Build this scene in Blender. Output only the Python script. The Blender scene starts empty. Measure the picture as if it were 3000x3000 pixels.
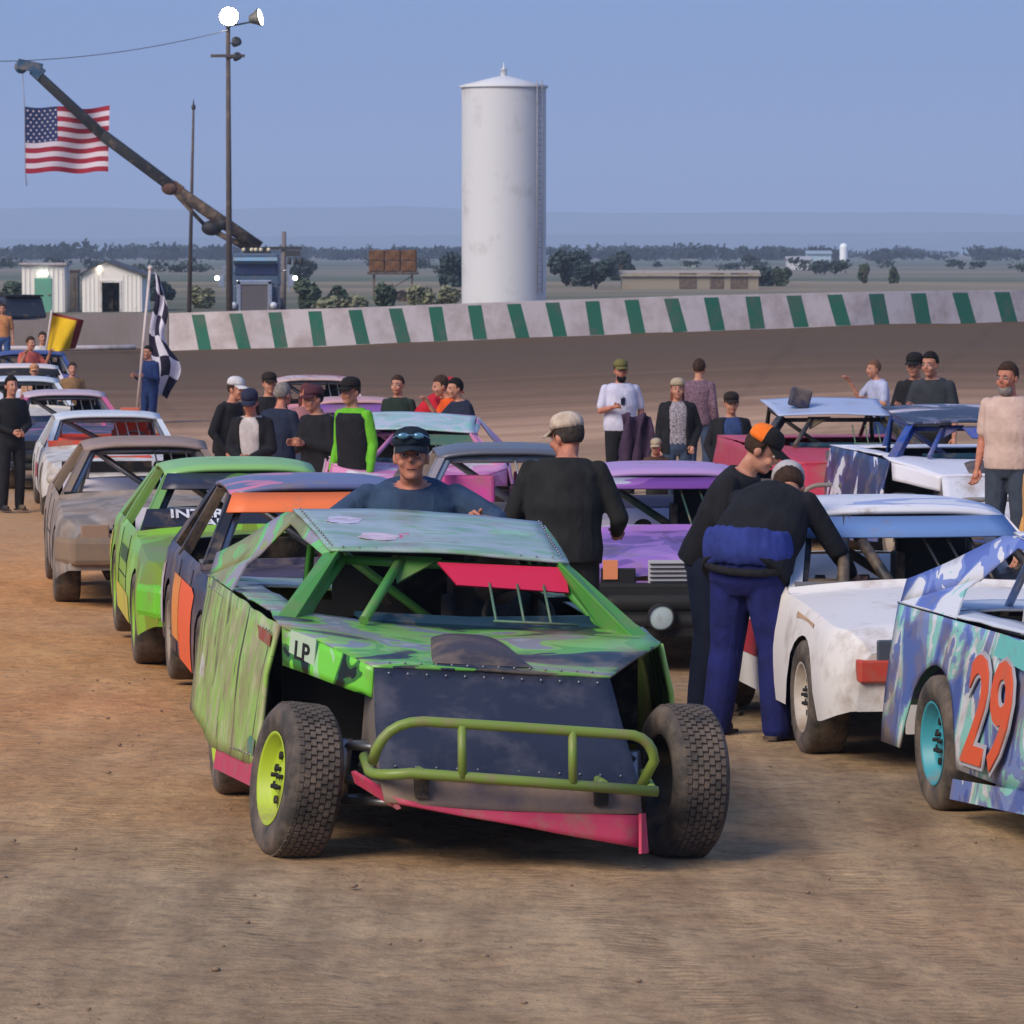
import bpy, math, random
from mathutils import Vector, Matrix, noise

HAZE = True
# ------------------------------------------------------------------ camera, sky, sun, exposure
SC = bpy.context.scene
COL = SC.collection
R = math.radians
FPX, CAMH = 12900.0, 2.74
TILT = math.atan(765 / FPX)
cd = bpy.data.cameras.new("camera"); cam = bpy.data.objects.new("camera", cd); COL.objects.link(cam)
cd.sensor_width = 36; cd.lens = 36 * FPX / 3000; cd.clip_start = 0.5; cd.clip_end = 40000
cam.location = (0, 0, CAMH); cam.rotation_euler = (R(90) - TILT, 0, 0)
cd.dof.use_dof = True; cd.dof.focus_distance = 22; cd.dof.aperture_fstop = 20
SC.camera = cam

SUN_EL, SUN_AZ = 36, -138        # azimuth from +Y, negative = towards image left
W = bpy.data.worlds.new("World"); SC.world = W; W.use_nodes = True
nt = W.node_tree; bg = nt.nodes["Background"]
sky = nt.nodes.new("ShaderNodeTexSky"); sky.sky_type = 'NISHITA'; sky.sun_disc = False
sky.sun_elevation = R(SUN_EL); sky.sun_rotation = R(SUN_AZ); sky.air_density = 1.0; sky.dust_density = 0.3; sky.ozone_density = 3.0
tc = nt.nodes.new("ShaderNodeTexCoord"); sep = nt.nodes.new("ShaderNodeSeparateXYZ"); rmp = nt.nodes.new("ShaderNodeValToRGB")
nt.links.new(tc.outputs["Generated"], sep.inputs[0]); nt.links.new(sep.outputs["Z"], rmp.inputs[0])
def lin(c): return tuple(((v / 255 + 0.055) / 1.055) ** 2.4 if v > 10 else v / 255 / 12.92 for v in c)
cr = rmp.color_ramp
SKYK = 7.5
cr.elements[0].position = 0.0; cr.elements[0].color = [v * SKYK for v in lin((106, 120, 182))] + [1]
cr.elements[1].position = 1.0; cr.elements[1].color = [v * SKYK for v in lin((112, 144, 210))] + [1]
e = cr.elements.new(0.03); e.color = [v * SKYK for v in lin((102, 135, 200))] + [1]
e = cr.elements.new(0.08); e.color = [v * SKYK for v in lin((112, 149, 206))] + [1]
mx = nt.nodes.new("ShaderNodeMix"); mx.data_type = 'RGBA'; mx.inputs[0].default_value = 0.93
nt.links.new(sky.outputs[0], mx.inputs[6]); nt.links.new(rmp.outputs[0], mx.inputs[7])
nt.links.new(mx.outputs[2], bg.inputs[0]); bg.inputs[1].default_value = 0.1
sd = bpy.data.lights.new("sun", 'SUN'); sun = bpy.data.objects.new("sun", sd); COL.objects.link(sun)
sd.energy = 2.65; sd.angle = R(34); sd.color = (1.0, 0.88, 0.72)
_d = Vector((math.sin(R(SUN_AZ)) * math.cos(R(SUN_EL)), math.cos(R(SUN_AZ)) * math.cos(R(SUN_EL)) , math.sin(R(SUN_EL))))
sun.rotation_euler = _d.to_track_quat('Z', 'Y').to_euler(); sun.location = (-20, 0, 40)
SC.view_settings.view_transform = 'Standard'; SC.view_settings.look = 'None'
SC.view_settings.exposure = 0.45; SC.view_settings.gamma = 1.0
try:
    SC.cycles.volume_bounces = 1; SC.cycles.max_bounces = 6; SC.cycles.use_denoising = True
except Exception: pass

# ------------------------------------------------------------------ placing helpers
_F = Vector((0, math.cos(TILT), -math.sin(TILT))); _U = Vector((0, math.sin(TILT), math.cos(TILT)))
def at(x, y, d):
    r = _F * FPX + Vector((1, 0, 0)) * (x - 1500) + _U * (1500 - y)
    return Vector((0, 0, CAMH)) + r * (d / r.y)
WALLPX = [(-900, 965, 1035, 128), (100, 937, 1016, 124), (240, 917, 1012, 121), (495, 918, 1026, 118), (700, 911, 1024, 118), (1000, 903, 1011, 118.5), (1500, 884, 991, 120), (2000, 867, 972, 122), (2500, 856, 953, 124.5), (3000, 849, 945, 128), (3900, 845, 940, 136)]
WALL = [(at(x, yt, d), at(x, yb, d)) for x, yt, yb, d in WALLPX]
def wall_at(x):
    for (t0, b0), (t1, b1) in zip(WALL, WALL[1:]):
        if x <= b1.x or t1 is WALL[-1][0]:
            k = (x - b0.x) / (b1.x - b0.x); k = max(-1, min(2, k))
            return b0.y + (b1.y - b0.y) * k, b0.z + (b1.z - b0.z) * max(0, min(1, k))
def sst(a, b, v):
    t = max(0, min(1, (v - a) / (b - a))); return t * t * (3 - 2 * t)
def gz(x, y):
    t = min(max((y - 20) / 35, -.4), 1)
    z = -.5 * t + (-.022 + .077 * t) * max(-2.6, min(7, x))
    if y > 70:
        wy, wz = wall_at(x)
        k = max(0, min(1.05, (y - 78) / (wy - 78))); z = z * (1 - k ** 1.5) + wz * k ** 1.5
    return z
def lin_c(c): return lin(c)

# ------------------------------------------------------------------ materials
MATS = {}
def nodes_of(name):
    m = bpy.data.materials.new(name); m.use_nodes = True
    n = m.node_tree; return m, n, n.nodes["Principled BSDF"]
def N(n, t, **k):
    q = n.nodes.new("ShaderNode" + t)
    for a, b in k.items():
        if a.startswith("i_"): q.inputs[a[2:].replace("_", " ")].default_value = b
        else: setattr(q, a, b)
    return q
def mapping(n, scale=(1, 1, 1), rot=(0, 0, 0), coord="Object"):
    t = N(n, "TexCoord"); m = N(n, "Mapping"); m.inputs["Scale"].default_value = scale; m.inputs["Rotation"].default_value = rot
    n.links.new(t.outputs[coord], m.inputs[0]); return m
def ramp(n, stops, const=False):
    r = N(n, "ValToRGB"); c = r.color_ramp
    if const: c.interpolation = 'CONSTANT'
    while len(c.elements) < len(stops): c.elements.new(0.5)
    for e, (p, col) in zip(c.elements, stops):
        e.position = p; e.color = (col if len(col) == 4 else (*col, 1))
    return r
def mixc(n, fac, a, b, mode='MIX'):
    m = N(n, "Mix", data_type='RGBA', blend_type=mode)
    for s, v in ((0, fac), (6, a), (7, b)):
        if hasattr(v, "is_linked") or hasattr(v, "links"): n.links.new(v, m.inputs[s])
        else: m.inputs[s].default_value = v if s == 0 else (*v, 1)
    return m.outputs[2]
DUST = lin((138, 116, 92))
def add_dust(n, colour, dirt, scale=2.5, dust=DUST):
    mp = mapping(n); t = N(n, "TexNoise"); t.inputs["Scale"].default_value = scale; t.inputs["Detail"].default_value = 9; t.inputs["Roughness"].default_value = .68
    n.links.new(mp.outputs[0], t.inputs[0])
    r = ramp(n, [(.62 - dirt * .45, (0, 0, 0)), (.80 - dirt * .3, (.85, .85, .85))]); n.links.new(t.outputs[0], r.inputs[0])
    return mixc(n, r.outputs[0], colour, dust), t
def paint(name, c, rough=.45, metal=0.0, dirt=.35, scale=2.5, dust=DUST, coat=0.0, bump=0.0, bscale=200):
    """plain coloured surface with dusty patches"""
    if name in MATS: return MATS[name]
    m, n, b = nodes_of(name)
    col, t = add_dust(n, lin(c), dirt, scale, dust)
    n.links.new(col, b.inputs["Base Color"])
    rr = N(n, "MapRange"); rr.inputs[3].default_value = max(.05, rough - .12); rr.inputs[4].default_value = min(1, rough + .25)
    n.links.new(t.outputs[0], rr.inputs[0]); n.links.new(rr.outputs[0], b.inputs["Roughness"])
    b.inputs["Metallic"].default_value = metal; b.inputs["Coat Weight"].default_value = coat
    if bump:
        mp = mapping(n); w = N(n, "TexNoise"); w.inputs["Scale"].default_value = bscale; w.inputs["Detail"].default_value = 4; n.links.new(mp.outputs[0], w.inputs[0])
        bp = N(n, "Bump"); bp.inputs["Strength"].default_value = bump; bp.inputs["Distance"].default_value = .01
        n.links.new(w.outputs[0], bp.inputs["Height"]); n.links.new(bp.outputs[0], b.inputs["Normal"])
    MATS[name] = m; return m
def livery(name, stops, scale=(1, 1, 1), rot=(0, 0, 0), ns=2.0, distort=1.5, dirt=.3, rough=.4, detail=2.5, const=True, dust=DUST):
    """painted graphics: several colours in hard-edged streaks"""
    if name in MATS: return MATS[name]
    m, n, b = nodes_of(name)
    mp = mapping(n, scale, rot); t = N(n, "TexNoise"); t.inputs["Scale"].default_value = ns; t.inputs["Detail"].default_value = detail; t.inputs["Distortion"].default_value = distort
    n.links.new(mp.outputs[0], t.inputs[0])
    r = ramp(n, [(p, lin(c)) for p, c in stops], const); n.links.new(t.outputs[0], r.inputs[0])
    col, t2 = add_dust(n, r.outputs[0], dirt, 3.0, dust)
    n.links.new(col, b.inputs["Base Color"]); b.inputs["Roughness"].default_value = rough
    MATS[name] = m; return m
def cloth(name, c, c2=None, scale=9, rough=.9):
    if name in MATS: return MATS[name]
    m, n, b = nodes_of(name)
    mp = mapping(n); t = N(n, "TexNoise"); t.inputs["Scale"].default_value = scale; t.inputs["Detail"].default_value = 6; n.links.new(mp.outputs[0], t.inputs[0])
    l = lin(c); d = lin(c2) if c2 else tuple(v * .72 for v in l)
    r = ramp(n, [(.35, d), (.65, l)]); n.links.new(t.outputs[0], r.inputs[0]); n.links.new(r.outputs[0], b.inputs["Base Color"])
    b.inputs["Roughness"].default_value = rough; b.inputs["Specular IOR Level"].default_value = .25
    w = N(n, "TexNoise"); w.inputs["Scale"].default_value = 8; w.inputs["Detail"].default_value = 4; w.inputs["Distortion"].default_value = 1.6
    mp2 = mapping(n, (1, 1, .6)); n.links.new(mp2.outputs[0], w.inputs[0])
    bp = N(n, "Bump"); bp.inputs["Strength"].default_value = .45; bp.inputs["Distance"].default_value = .035
    n.links.new(w.outputs[0], bp.inputs["Height"]); n.links.new(bp.outputs[0], b.inputs["Normal"])
    MATS[name] = m; return m
def emit(name, c, s):
    if name in MATS: return MATS[name]
    m, n, b = nodes_of(name)
    b.inputs["Base Color"].default_value = (*lin(c), 1); b.inputs["Emission Color"].default_value = (*lin(c), 1); b.inputs["Emission Strength"].default_value = s
    MATS[name] = m; return m

# ------------------------------------------------------------------ mesh helpers
class MB:
    def __init__(s): s.v = []; s.f = []; s.m = []; s.s = []
    def add(s, vs, fs, mi=0, sm=False):
        k = len(s.v); s.v += [tuple(p) for p in vs]
        for f in fs: s.f.append(tuple(i + k for i in f)); s.m.append(mi); s.s.append(sm)
        return s
    def box(s, c, d, M=None, mi=0, taper=1.0):
        x, y, z = [v / 2 for v in d]; c = Vector(c)
        vs = [Vector((a * x * (taper if e > 0 else 1), b * y * (taper if e > 0 else 1), e * z)) for e in (-1, 1) for b in (-1, 1) for a in (-1, 1)]
        if M: vs = [M @ v for v in vs]
        return s.add([c + v for v in vs], [(0, 2, 3, 1), (4, 5, 7, 6), (0, 1, 5, 4), (2, 6, 7, 3), (0, 4, 6, 2), (1, 3, 7, 5)], mi)
    def slab(s, pts, t=.02, mi=0):
        P = [Vector(p) for p in pts]; n = Vector((0, 0, 0))
        for i in range(len(P)): n += P[i].cross(P[(i + 1) % len(P)])
        n = n.normalized() * (t / 2); k = len(P)
        vs = [p + n for p in P] + [p - n for p in P]
        fs = [tuple(range(k)), tuple(range(2 * k - 1, k - 1, -1))] + [(i, i + k, (i + 1) % k + k, (i + 1) % k) for i in range(k)]
        return s.add(vs, fs, mi)
    def tube(s, pts, r, n=8, mi=0):
        P = [Vector(p) for p in pts]; rs = r if isinstance(r, (list, tuple)) else [r] * len(P)
        up = None; vs = []
        for i, p in enumerate(P):
            t = (P[min(i + 1, len(P) - 1)] - P[max(i - 1, 0)]).normalized()
            if up is None: up = t.orthogonal().normalized()
            up = (up - t * up.dot(t)).normalized(); sd_ = t.cross(up)
            for j in range(n):
                a = 2 * math.pi * j / n; vs.append(p + (up * math.cos(a) + sd_ * math.sin(a)) * rs[i])
        fs = []
        for i in range(len(P) - 1):
            for j in range(n): fs.append((i * n + j, i * n + (j + 1) % n, (i + 1) * n + (j + 1) % n, (i + 1) * n + j))
        s.add(vs, fs, mi, True)
        k = len(s.v) - len(vs)
        s.f += [tuple(k + j for j in range(n - 1, -1, -1)), tuple(k + (len(P) - 1) * n + j for j in range(n))]; s.m += [mi, mi]; s.s += [False, False]
        return s
    def loft(s, rings, mi=0, sm=True, cap=True):
        n = len(rings[0]); vs = [p for r in rings for p in r]; fs = []
        for i in range(len(rings) - 1):
            for j in range(n): fs.append((i * n + j, i * n + (j + 1) % n, (i + 1) * n + (j + 1) % n, (i + 1) * n + j))
        s.add(vs, fs, mi, sm)
        if cap:
            k = len(s.v) - len(vs)
            s.f += [tuple(k + j for j in range(n - 1, -1, -1)), tuple(k + (len(rings) - 1) * n + j for j in range(n))]; s.m += [mi, mi]; s.s += [sm, sm]
        return s
    def lathe(s, prof, M=None, n=24, mi=0, cap=False):
        M = M or Matrix.Identity(4)
        rings = [[M @ Vector((r * math.cos(2 * math.pi * j / n), r * math.sin(2 * math.pi * j / n), h)) for j in range(n)] for r, h in prof]
        return s.loft(rings, mi, True, cap)
    def ball(s, c, r, nu=12, nv=8, mi=0, M=None):
        if not isinstance(r, (tuple, list)): r = (r, r, r)
        c = Vector(c); rings = []
        for i in range(nv + 1):
            a = math.pi * (i + .02 * (i == 0) - .02 * (i == nv)) / nv - math.pi / 2
            ring = [Vector((r[0] * math.cos(a) * math.cos(2 * math.pi * j / nu), r[1] * math.cos(a) * math.sin(2 * math.pi * j / nu), r[2] * math.sin(a))) for j in range(nu)]
            rings.append([c + (M @ q if M else q) for q in ring])
        return s.loft(rings, mi)
    def cone(s, a, ra, b, rb, n=10, mi=0):
        """round-ended tapered limb"""
        a = Vector(a); b = Vector(b); t = (b - a); L = t.length or 1e-4; t = t / L; u = t.orthogonal().normalized(); w = t.cross(u)
        rings = []
        for k in (-80, -50, -20): rings.append((a + t * ra * math.sin(R(k)), ra * math.cos(R(k))))
        for k in (.25, .5, .75): rings.append((a + t * L * k, ra + (rb - ra) * k))
        for k in (20, 50, 80): rings.append((b + t * rb * math.sin(R(k)), rb * math.cos(R(k))))
        return s.loft([[p + (u * math.cos(2 * math.pi * j / n) + w * math.sin(2 * math.pi * j / n)) * r for j in range(n)] for p, r in rings], mi)
    def grid(s, rows, mi=0, sm=True):
        n = len(rows[0]); vs = [p for r in rows for p in r]
        return s.add(vs, [(i * n + j, i * n + j + 1, (i + 1) * n + j + 1, (i + 1) * n + j) for i in range(len(rows) - 1) for j in range(n - 1)], mi, sm)
    def mesh(s, name, mats):
        me = bpy.data.meshes.new(name); me.from_pydata(s.v, [], s.f)
        for m in (mats if isinstance(mats, (list, tuple)) else [mats]): me.materials.append(m)
        me.polygons.foreach_set("material_index", s.m); me.polygons.foreach_set("use_smooth", s.s); me.update(); return me
    def build(s, name, mats, parent=None, bevel=0, solid=0, loc=None, rotz=None, label=None):
        o = bpy.data.objects.new(name, s.mesh(name, mats)); COL.objects.link(o)
        if parent: o.parent = parent
        if loc is not None: o.location = loc
        if rotz is not None: o.rotation_euler = (0, 0, rotz)
        if solid:
            q = o.modifiers.new("thickness", 'SOLIDIFY'); q.thickness = solid; q.offset = 0
        if bevel:
            q = o.modifiers.new("edges", 'BEVEL'); q.width = bevel; q.segments = 2; q.limit_method = 'ANGLE'; q.angle_limit = R(40)
        if label: o["label"] = label
        return o
def sheet(rows, nu=10, nv=10, wob=.0, seed=0, ws=3.0, crown=0):
    """rows of control points, linearly refined, with slight dents"""
    R_ = [[Vector(p) for p in r] for r in rows]
    def lerp_row(r, k):
        k *= len(r) - 1; i = min(int(k), len(r) - 2); return r[i].lerp(r[i + 1], k - i)
    out = []
    for b in range(nv + 1):
        kb = b / nv * (len(R_) - 1); i = min(int(kb), len(R_) - 2); row = []
        for a in range(nu + 1):
            p = lerp_row(R_[i], a / nu).lerp(lerp_row(R_[i + 1], a / nu), kb - i)
            if crown: p.z += crown * (1 - (2 * a / nu - 1) ** 2)
            if wob: p += noise.noise_vector(p * ws + Vector((seed, seed * 2, 0))) * wob
            row.append(p)
        out.append(row)
    m = MB(); m.grid(out); return m
def tag(o, label, cat, group=None, kind=None):
    if label: o["label"] = label
    if cat: o["category"] = cat
    if group: o["group"] = group
    if kind: o["kind"] = kind
    return o
def thing(name, label, cat, loc=(0, 0, 0), rotz=0, group=None):
    o = bpy.data.objects.new(name, None); COL.objects.link(o); o.empty_display_size = .2
    o.location = loc; o.rotation_euler = (0, 0, rotz); return tag(o, label, cat, group)
def text(name, s, size, mat, parent, M, ext=.004, off=0.0, sx=1.0):
    c = bpy.data.curves.new(name, 'FONT'); c.body = s; c.size = size; c.extrude = ext; c.offset = off; c.align_x = 'CENTER'; c.align_y = 'CENTER'; c.resolution_u = 3
    t = bpy.data.objects.new(name, c); COL.objects.link(t); dg = bpy.context.evaluated_depsgraph_get()
    me = bpy.data.meshes.new_from_object(t.evaluated_get(dg)); bpy.data.objects.remove(t); bpy.data.curves.remove(c)
    me.transform(M @ Matrix.Diagonal((sx, 1, 1, 1))); me.materials.clear(); me.materials.append(mat)
    o = bpy.data.objects.new(name, me); COL.objects.link(o); o.parent = parent; return o
def face_matrix(o, right, up):
    """text plane: origin, right and up directions"""
    x = Vector(right).normalized(); y = Vector(up); y = (y - x * y.dot(x)).normalized(); z = x.cross(y)
    M = Matrix((x, y, z)).transposed().to_4x4(); M.translation = Vector(o); return M
def rx(a): return Matrix.Rotation(R(a), 4, 'X')
def ry(a): return Matrix.Rotation(R(a), 4, 'Y')
def rz(a): return Matrix.Rotation(R(a), 4, 'Z')
def tr(*a): return Matrix.Translation(Vector(a))
rnd = random.Random(7)
# ------------------------------------------------------------------ ground: dirt infield and banked track in one sheet
def dirt_material():
    m, n, b = nodes_of("packed_dirt")
    mp = mapping(n); L = n.links
    def noi(scale, det, mpn, rough=.6, dist=0.0):
        t = N(n, "TexNoise"); t.inputs["Scale"].default_value = scale; t.inputs["Detail"].default_value = det; t.inputs["Roughness"].default_value = rough; t.inputs["Distortion"].default_value = dist
        L.new(mpn.outputs[0], t.inputs[0]); return t
    big = noi(.16, 4, mp); mid = noi(1.3, 8, mp, .7); fine = noi(9, 10, mp, .75)
    st = noi(.9, 6, mapping(n, (2.6, .25, 1), (0, 0, R(32))), .65)        # scraped wheel tracks
    r0 = ramp(n, [(.26, lin((116, 95, 72))), (.46, lin((172, 145, 112))), (.70, lin((208, 178, 138)))]); L.new(mid.outputs[0], r0.inputs[0])
    r1 = ramp(n, [(.34, lin((124, 102, 78))), (.62, lin((206, 176, 136)))]); L.new(st.outputs[0], r1.inputs[0])
    c = mixc(n, .55, r0.outputs[0], r1.outputs[0])
    # warm floodlight painted as orange over the left lane, plus random orange patches
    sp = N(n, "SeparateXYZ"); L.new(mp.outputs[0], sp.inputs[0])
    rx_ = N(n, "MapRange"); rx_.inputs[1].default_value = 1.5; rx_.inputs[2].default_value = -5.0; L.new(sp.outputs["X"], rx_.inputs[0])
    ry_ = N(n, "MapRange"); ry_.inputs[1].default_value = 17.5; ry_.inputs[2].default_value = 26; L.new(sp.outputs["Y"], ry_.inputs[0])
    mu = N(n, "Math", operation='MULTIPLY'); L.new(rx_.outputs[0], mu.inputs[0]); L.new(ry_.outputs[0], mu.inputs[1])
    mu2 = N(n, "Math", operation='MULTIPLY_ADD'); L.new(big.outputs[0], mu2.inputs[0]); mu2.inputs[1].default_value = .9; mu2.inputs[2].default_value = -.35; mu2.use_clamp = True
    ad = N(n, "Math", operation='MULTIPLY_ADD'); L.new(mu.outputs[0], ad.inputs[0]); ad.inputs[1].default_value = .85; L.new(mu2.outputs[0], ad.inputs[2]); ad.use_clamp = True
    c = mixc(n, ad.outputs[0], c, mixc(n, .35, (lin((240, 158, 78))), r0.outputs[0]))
    rf = ramp(n, [(.30, (.48, .47, .46)), (.5, (1, 1, 1)), (.70, (1.28, 1.25, 1.2))]); L.new(fine.outputs[0], rf.inputs[0])
    c = mixc(n, .9, c, rf.outputs[0], 'MULTIPLY')
    # the racing surface: watered dark clay high on the banking, dry tan lanes lower down
    far = noi(.5, 5, mapping(n, (.06, 1.0, 1)), .6)
    yy = N(n, "MapRange"); yy.inputs[1].default_value = 52; yy.inputs[2].default_value = 124; L.new(sp.outputs["Y"], yy.inputs[0])
    y2 = N(n, "Math", operation='MULTIPLY_ADD'); L.new(far.outputs[0], y2.inputs[0]); y2.inputs[1].default_value = .34; L.new(yy.outputs[0], y2.inputs[2])
    r3 = ramp(n, [(.12, lin((178, 144, 108))), (.32, lin((184, 148, 112))), (.42, lin((156, 124, 96))), (.50, lin((198, 158, 126))), (.60, lin((168, 132, 104))), (.72, lin((132, 102, 78))), (.84, lin((108, 84, 62))), (1.0, lin((98, 78, 60)))]); L.new(y2.outputs[0], r3.inputs[0])
    bl = N(n, "MapRange"); bl.inputs[1].default_value = 42; bl.inputs[2].default_value = 62; L.new(sp.outputs["Y"], bl.inputs[0])
    c = mixc(n, bl.outputs[0], c, r3.outputs[0])
    # tyre tracks pressed into the soil
    mask = None
    for x0, sl, w in ((.70, -.215, .12), (-.85, -.215, .12), (2.1, -.12, .13), (-2.9, .16, .12), (-1.9, .10, .14), (1.3, -.30, .11)):
        a1 = N(n, "Math", operation='MULTIPLY_ADD'); L.new(sp.outputs["Y"], a1.inputs[0]); a1.inputs[1].default_value = -sl; a1.inputs[2].default_value = sl * 18.2 - x0
        a2 = N(n, "Math", operation='ADD'); L.new(sp.outputs["X"], a2.inputs[0]); L.new(a1.outputs[0], a2.inputs[1])
        a3 = N(n, "Math", operation='MULTIPLY_ADD'); L.new(big.outputs[0], a3.inputs[0]); a3.inputs[1].default_value = .9; L.new(a2.outputs[0], a3.inputs[2])
        a4 = N(n, "Math", operation='ABSOLUTE'); L.new(a3.outputs[0], a4.inputs[0])
        a5 = N(n, "MapRange"); a5.inputs[1].default_value = w * 1.15; a5.inputs[2].default_value = w * .8; L.new(a4.outputs[0], a5.inputs[0])
        if mask is None: mask = a5
        else:
            q = N(n, "Math", operation='MAXIMUM'); L.new(mask.outputs[0], q.inputs[0]); L.new(a5.outputs[0], q.inputs[1]); mask = q
    brk = ramp(n, [(.32, (0, 0, 0)), (.52, (1, 1, 1))]); L.new(st.outputs[0], brk.inputs[0])
    mm = N(n, "Math", operation='MULTIPLY'); L.new(mask.outputs[0], mm.inputs[0]); L.new(brk.outputs[0], mm.inputs[1])
    wv = N(n, "TexWave", bands_direction='Y'); wv.inputs["Scale"].default_value = 4; wv.inputs["Distortion"].default_value = 5; wv.inputs["Detail"].default_value = 3; L.new(mp.outputs[0], wv.inputs[0])
    rw = ramp(n, [(.3, (.60, .58, .56)), (.7, (1.04, 1.02, 1.0))]); L.new(wv.outputs[0], rw.inputs[0])
    f2 = N(n, "Math", operation='MULTIPLY'); L.new(mm.outputs[0], f2.inputs[0]); f2.inputs[1].default_value = .5
    c = mixc(n, f2.outputs[0], c, mixc(n, 1.0, c, rw.outputs[0], 'MULTIPLY'))
    L.new(c, b.inputs["Base Color"]); b.inputs["Roughness"].default_value = .92; b.inputs["Specular IOR Level"].default_value = .25
    bp = N(n, "Bump"); bp.inputs["Strength"].default_value = .9; bp.inputs["Distance"].default_value = .035; L.new(fine.outputs[0], bp.inputs["Height"])
    bp2 = N(n, "Bump"); bp2.inputs["Strength"].default_value = .6; bp2.inputs["Distance"].default_value = .10; L.new(mid.outputs[0], bp2.inputs["Height"]); L.new(bp.outputs[0], bp2.inputs["Normal"])
    L.new(bp2.outputs[0], b.inputs["Normal"])
    return m
def ground():
    ys = [-40, -25, -12, -4, 2, 6, 9, 11] + [12 + .11 * i for i in range(200)] + [34 + .4 * i for i in range(70)] + [62 + 1.0 * i for i in range(60)]
    ys += [1e9]
    rows = []
    for y in ys:
        row = []
        for i in range(150):
            u = i / 149 * 2 - 1
            hw = 9 + .42 * max(0, min(y, 150))
            x = hw * (u * .5 + .5 * u ** 3)
            wy, wz = wall_at(x); yy = min(y, wy + 1.2) if y > 60 else y
            z = gz(x, yy)
            if yy < 60: z += .024 * noise.noise(Vector((x * 1.6, yy * .9, 0))) + .017 * noise.noise(Vector((x * 4, yy * 3.2, 3)))
            else: z += .05 * noise.noise(Vector((x * .3, yy * .8, 0)))
            row.append(Vector((x, yy, z)))
        rows.append(row)
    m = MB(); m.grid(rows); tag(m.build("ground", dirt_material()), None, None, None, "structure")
ground()
def clods():
    m = MB(); r = random.Random(3)
    for _ in range(650):
        y = 13 + 17 * r.random() ** 1.3; x = r.uniform(-.16, .16) * y + r.uniform(-.5, .5); s = .003 + .011 * r.random() ** 4
        m.ball((x, y, gz(x, y) + s * .3), (s * r.uniform(.8, 1.6), s * r.uniform(.8, 1.5), s * .7), 6, 4)
    tag(m.build("dirt_clods", paint("clod_soil", (134, 110, 90), .95, dirt=.6, scale=30)), "small loose clods of soil scattered over the dirt", None, None, "stuff")
clods()

# far plain, fields, hills
def plain_material():
    m, n, b = nodes_of("far_fields"); L = n.links
    mp = mapping(n); sp = N(n, "SeparateXYZ"); L.new(mp.outputs[0], sp.inputs[0])
    t = N(n, "TexNoise"); t.inputs["Scale"].default_value = 1.0; t.inputs["Detail"].default_value = 5; L.new(mapping(n, (.004, .012, 1)).outputs[0], t.inputs[0])
    ly = N(n, "Math", operation='LOGARITHM'); L.new(sp.outputs["Y"], ly.inputs[0]); ly.inputs[1].default_value = 10
    mr = N(n, "MapRange"); mr.inputs[1].default_value = 2.0; mr.inputs[2].default_value = 3.6; L.new(ly.outputs[0], mr.inputs[0])
    ad = N(n, "Math", operation='MULTIPLY_ADD'); L.new(t.outputs[0], ad.inputs[0]); ad.inputs[1].default_value = .34; L.new(mr.outputs[0], ad.inputs[2])
    r = ramp(n, [(.2, lin((148, 124, 92))), (.38, lin((124, 106, 80))), (.46, lin((74, 84, 60))), (.55, lin((146, 126, 100))), (.62, lin((76, 90, 66))), (.72, lin((130, 118, 102))), (.82, lin((82, 92, 78))), (.92, lin((110, 108, 100)))])
    L.new(ad.outputs[0], r.inputs[0])
    L.new(r.outputs[0], b.inputs["Base Color"]); b.inputs["Roughness"].default_value = .95
    return m
def plain():
    rows = []
    for k in range(60):
        y = 95 * (1.09 ** k); hw = 90 + y * 1.1
        rows.append([Vector((hw * (i / 40 - .5) * 2, y, -.75 - (.5 if y < 140 else 0) + .25 * noise.noise(Vector((i * .7, k * .6, 1))))) for i in range(41)])
    m = MB(); m.grid(rows); tag(m.build("plain", plain_material()), None, None, None, "structure")
plain()
def hills():
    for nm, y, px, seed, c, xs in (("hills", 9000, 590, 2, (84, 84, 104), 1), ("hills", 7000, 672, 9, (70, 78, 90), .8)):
        m = MB(); top = []; mid = []; bot = []
        for i in range(121):
            x = (i / 60 - 1) * 5200
            h = (735 - px) / FPX * y * (.55 + .9 * (noise.fractal(Vector((x * .00045 * xs, seed, 0)), 1, 2, 5) * .5 + .35))
            top.append(Vector((x, y + 500, max(8, h)))); mid.append(Vector((x, y + 150, max(8, h) * .45 + 3 * noise.noise(Vector((x * .004, seed, 5)))))); bot.append(Vector((x, y - 600, -6)))
        m.grid([bot, mid, top, [v + Vector((0, 700, -v.z - 6)) for v in top]])
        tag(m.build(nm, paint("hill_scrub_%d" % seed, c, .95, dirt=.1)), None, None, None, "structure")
hills()
def haze():
    m = bpy.data.materials.new("haze_air"); m.use_nodes = True; n = m.node_tree
    for q in list(n.nodes):
        if q.type != 'OUTPUT_MATERIAL': n.nodes.remove(q)
    v = n.nodes.new("ShaderNodeVolumePrincipled"); v.inputs["Density"].default_value = 0.00019; v.inputs["Color"].default_value = (.66, .80, 1, 1); v.inputs["Anisotropy"].default_value = .0
    n.links.new(v.outputs[0], [q for q in n.nodes if q.type == 'OUTPUT_MATERIAL'][0].inputs["Volume"])
    mb = MB(); mb.box((0, 5600, 121), (14000, 11600, 260)); tag(mb.build("haze", m), "pale bluish haze over the plain", None, None, "stuff")
if HAZE: haze()

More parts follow.
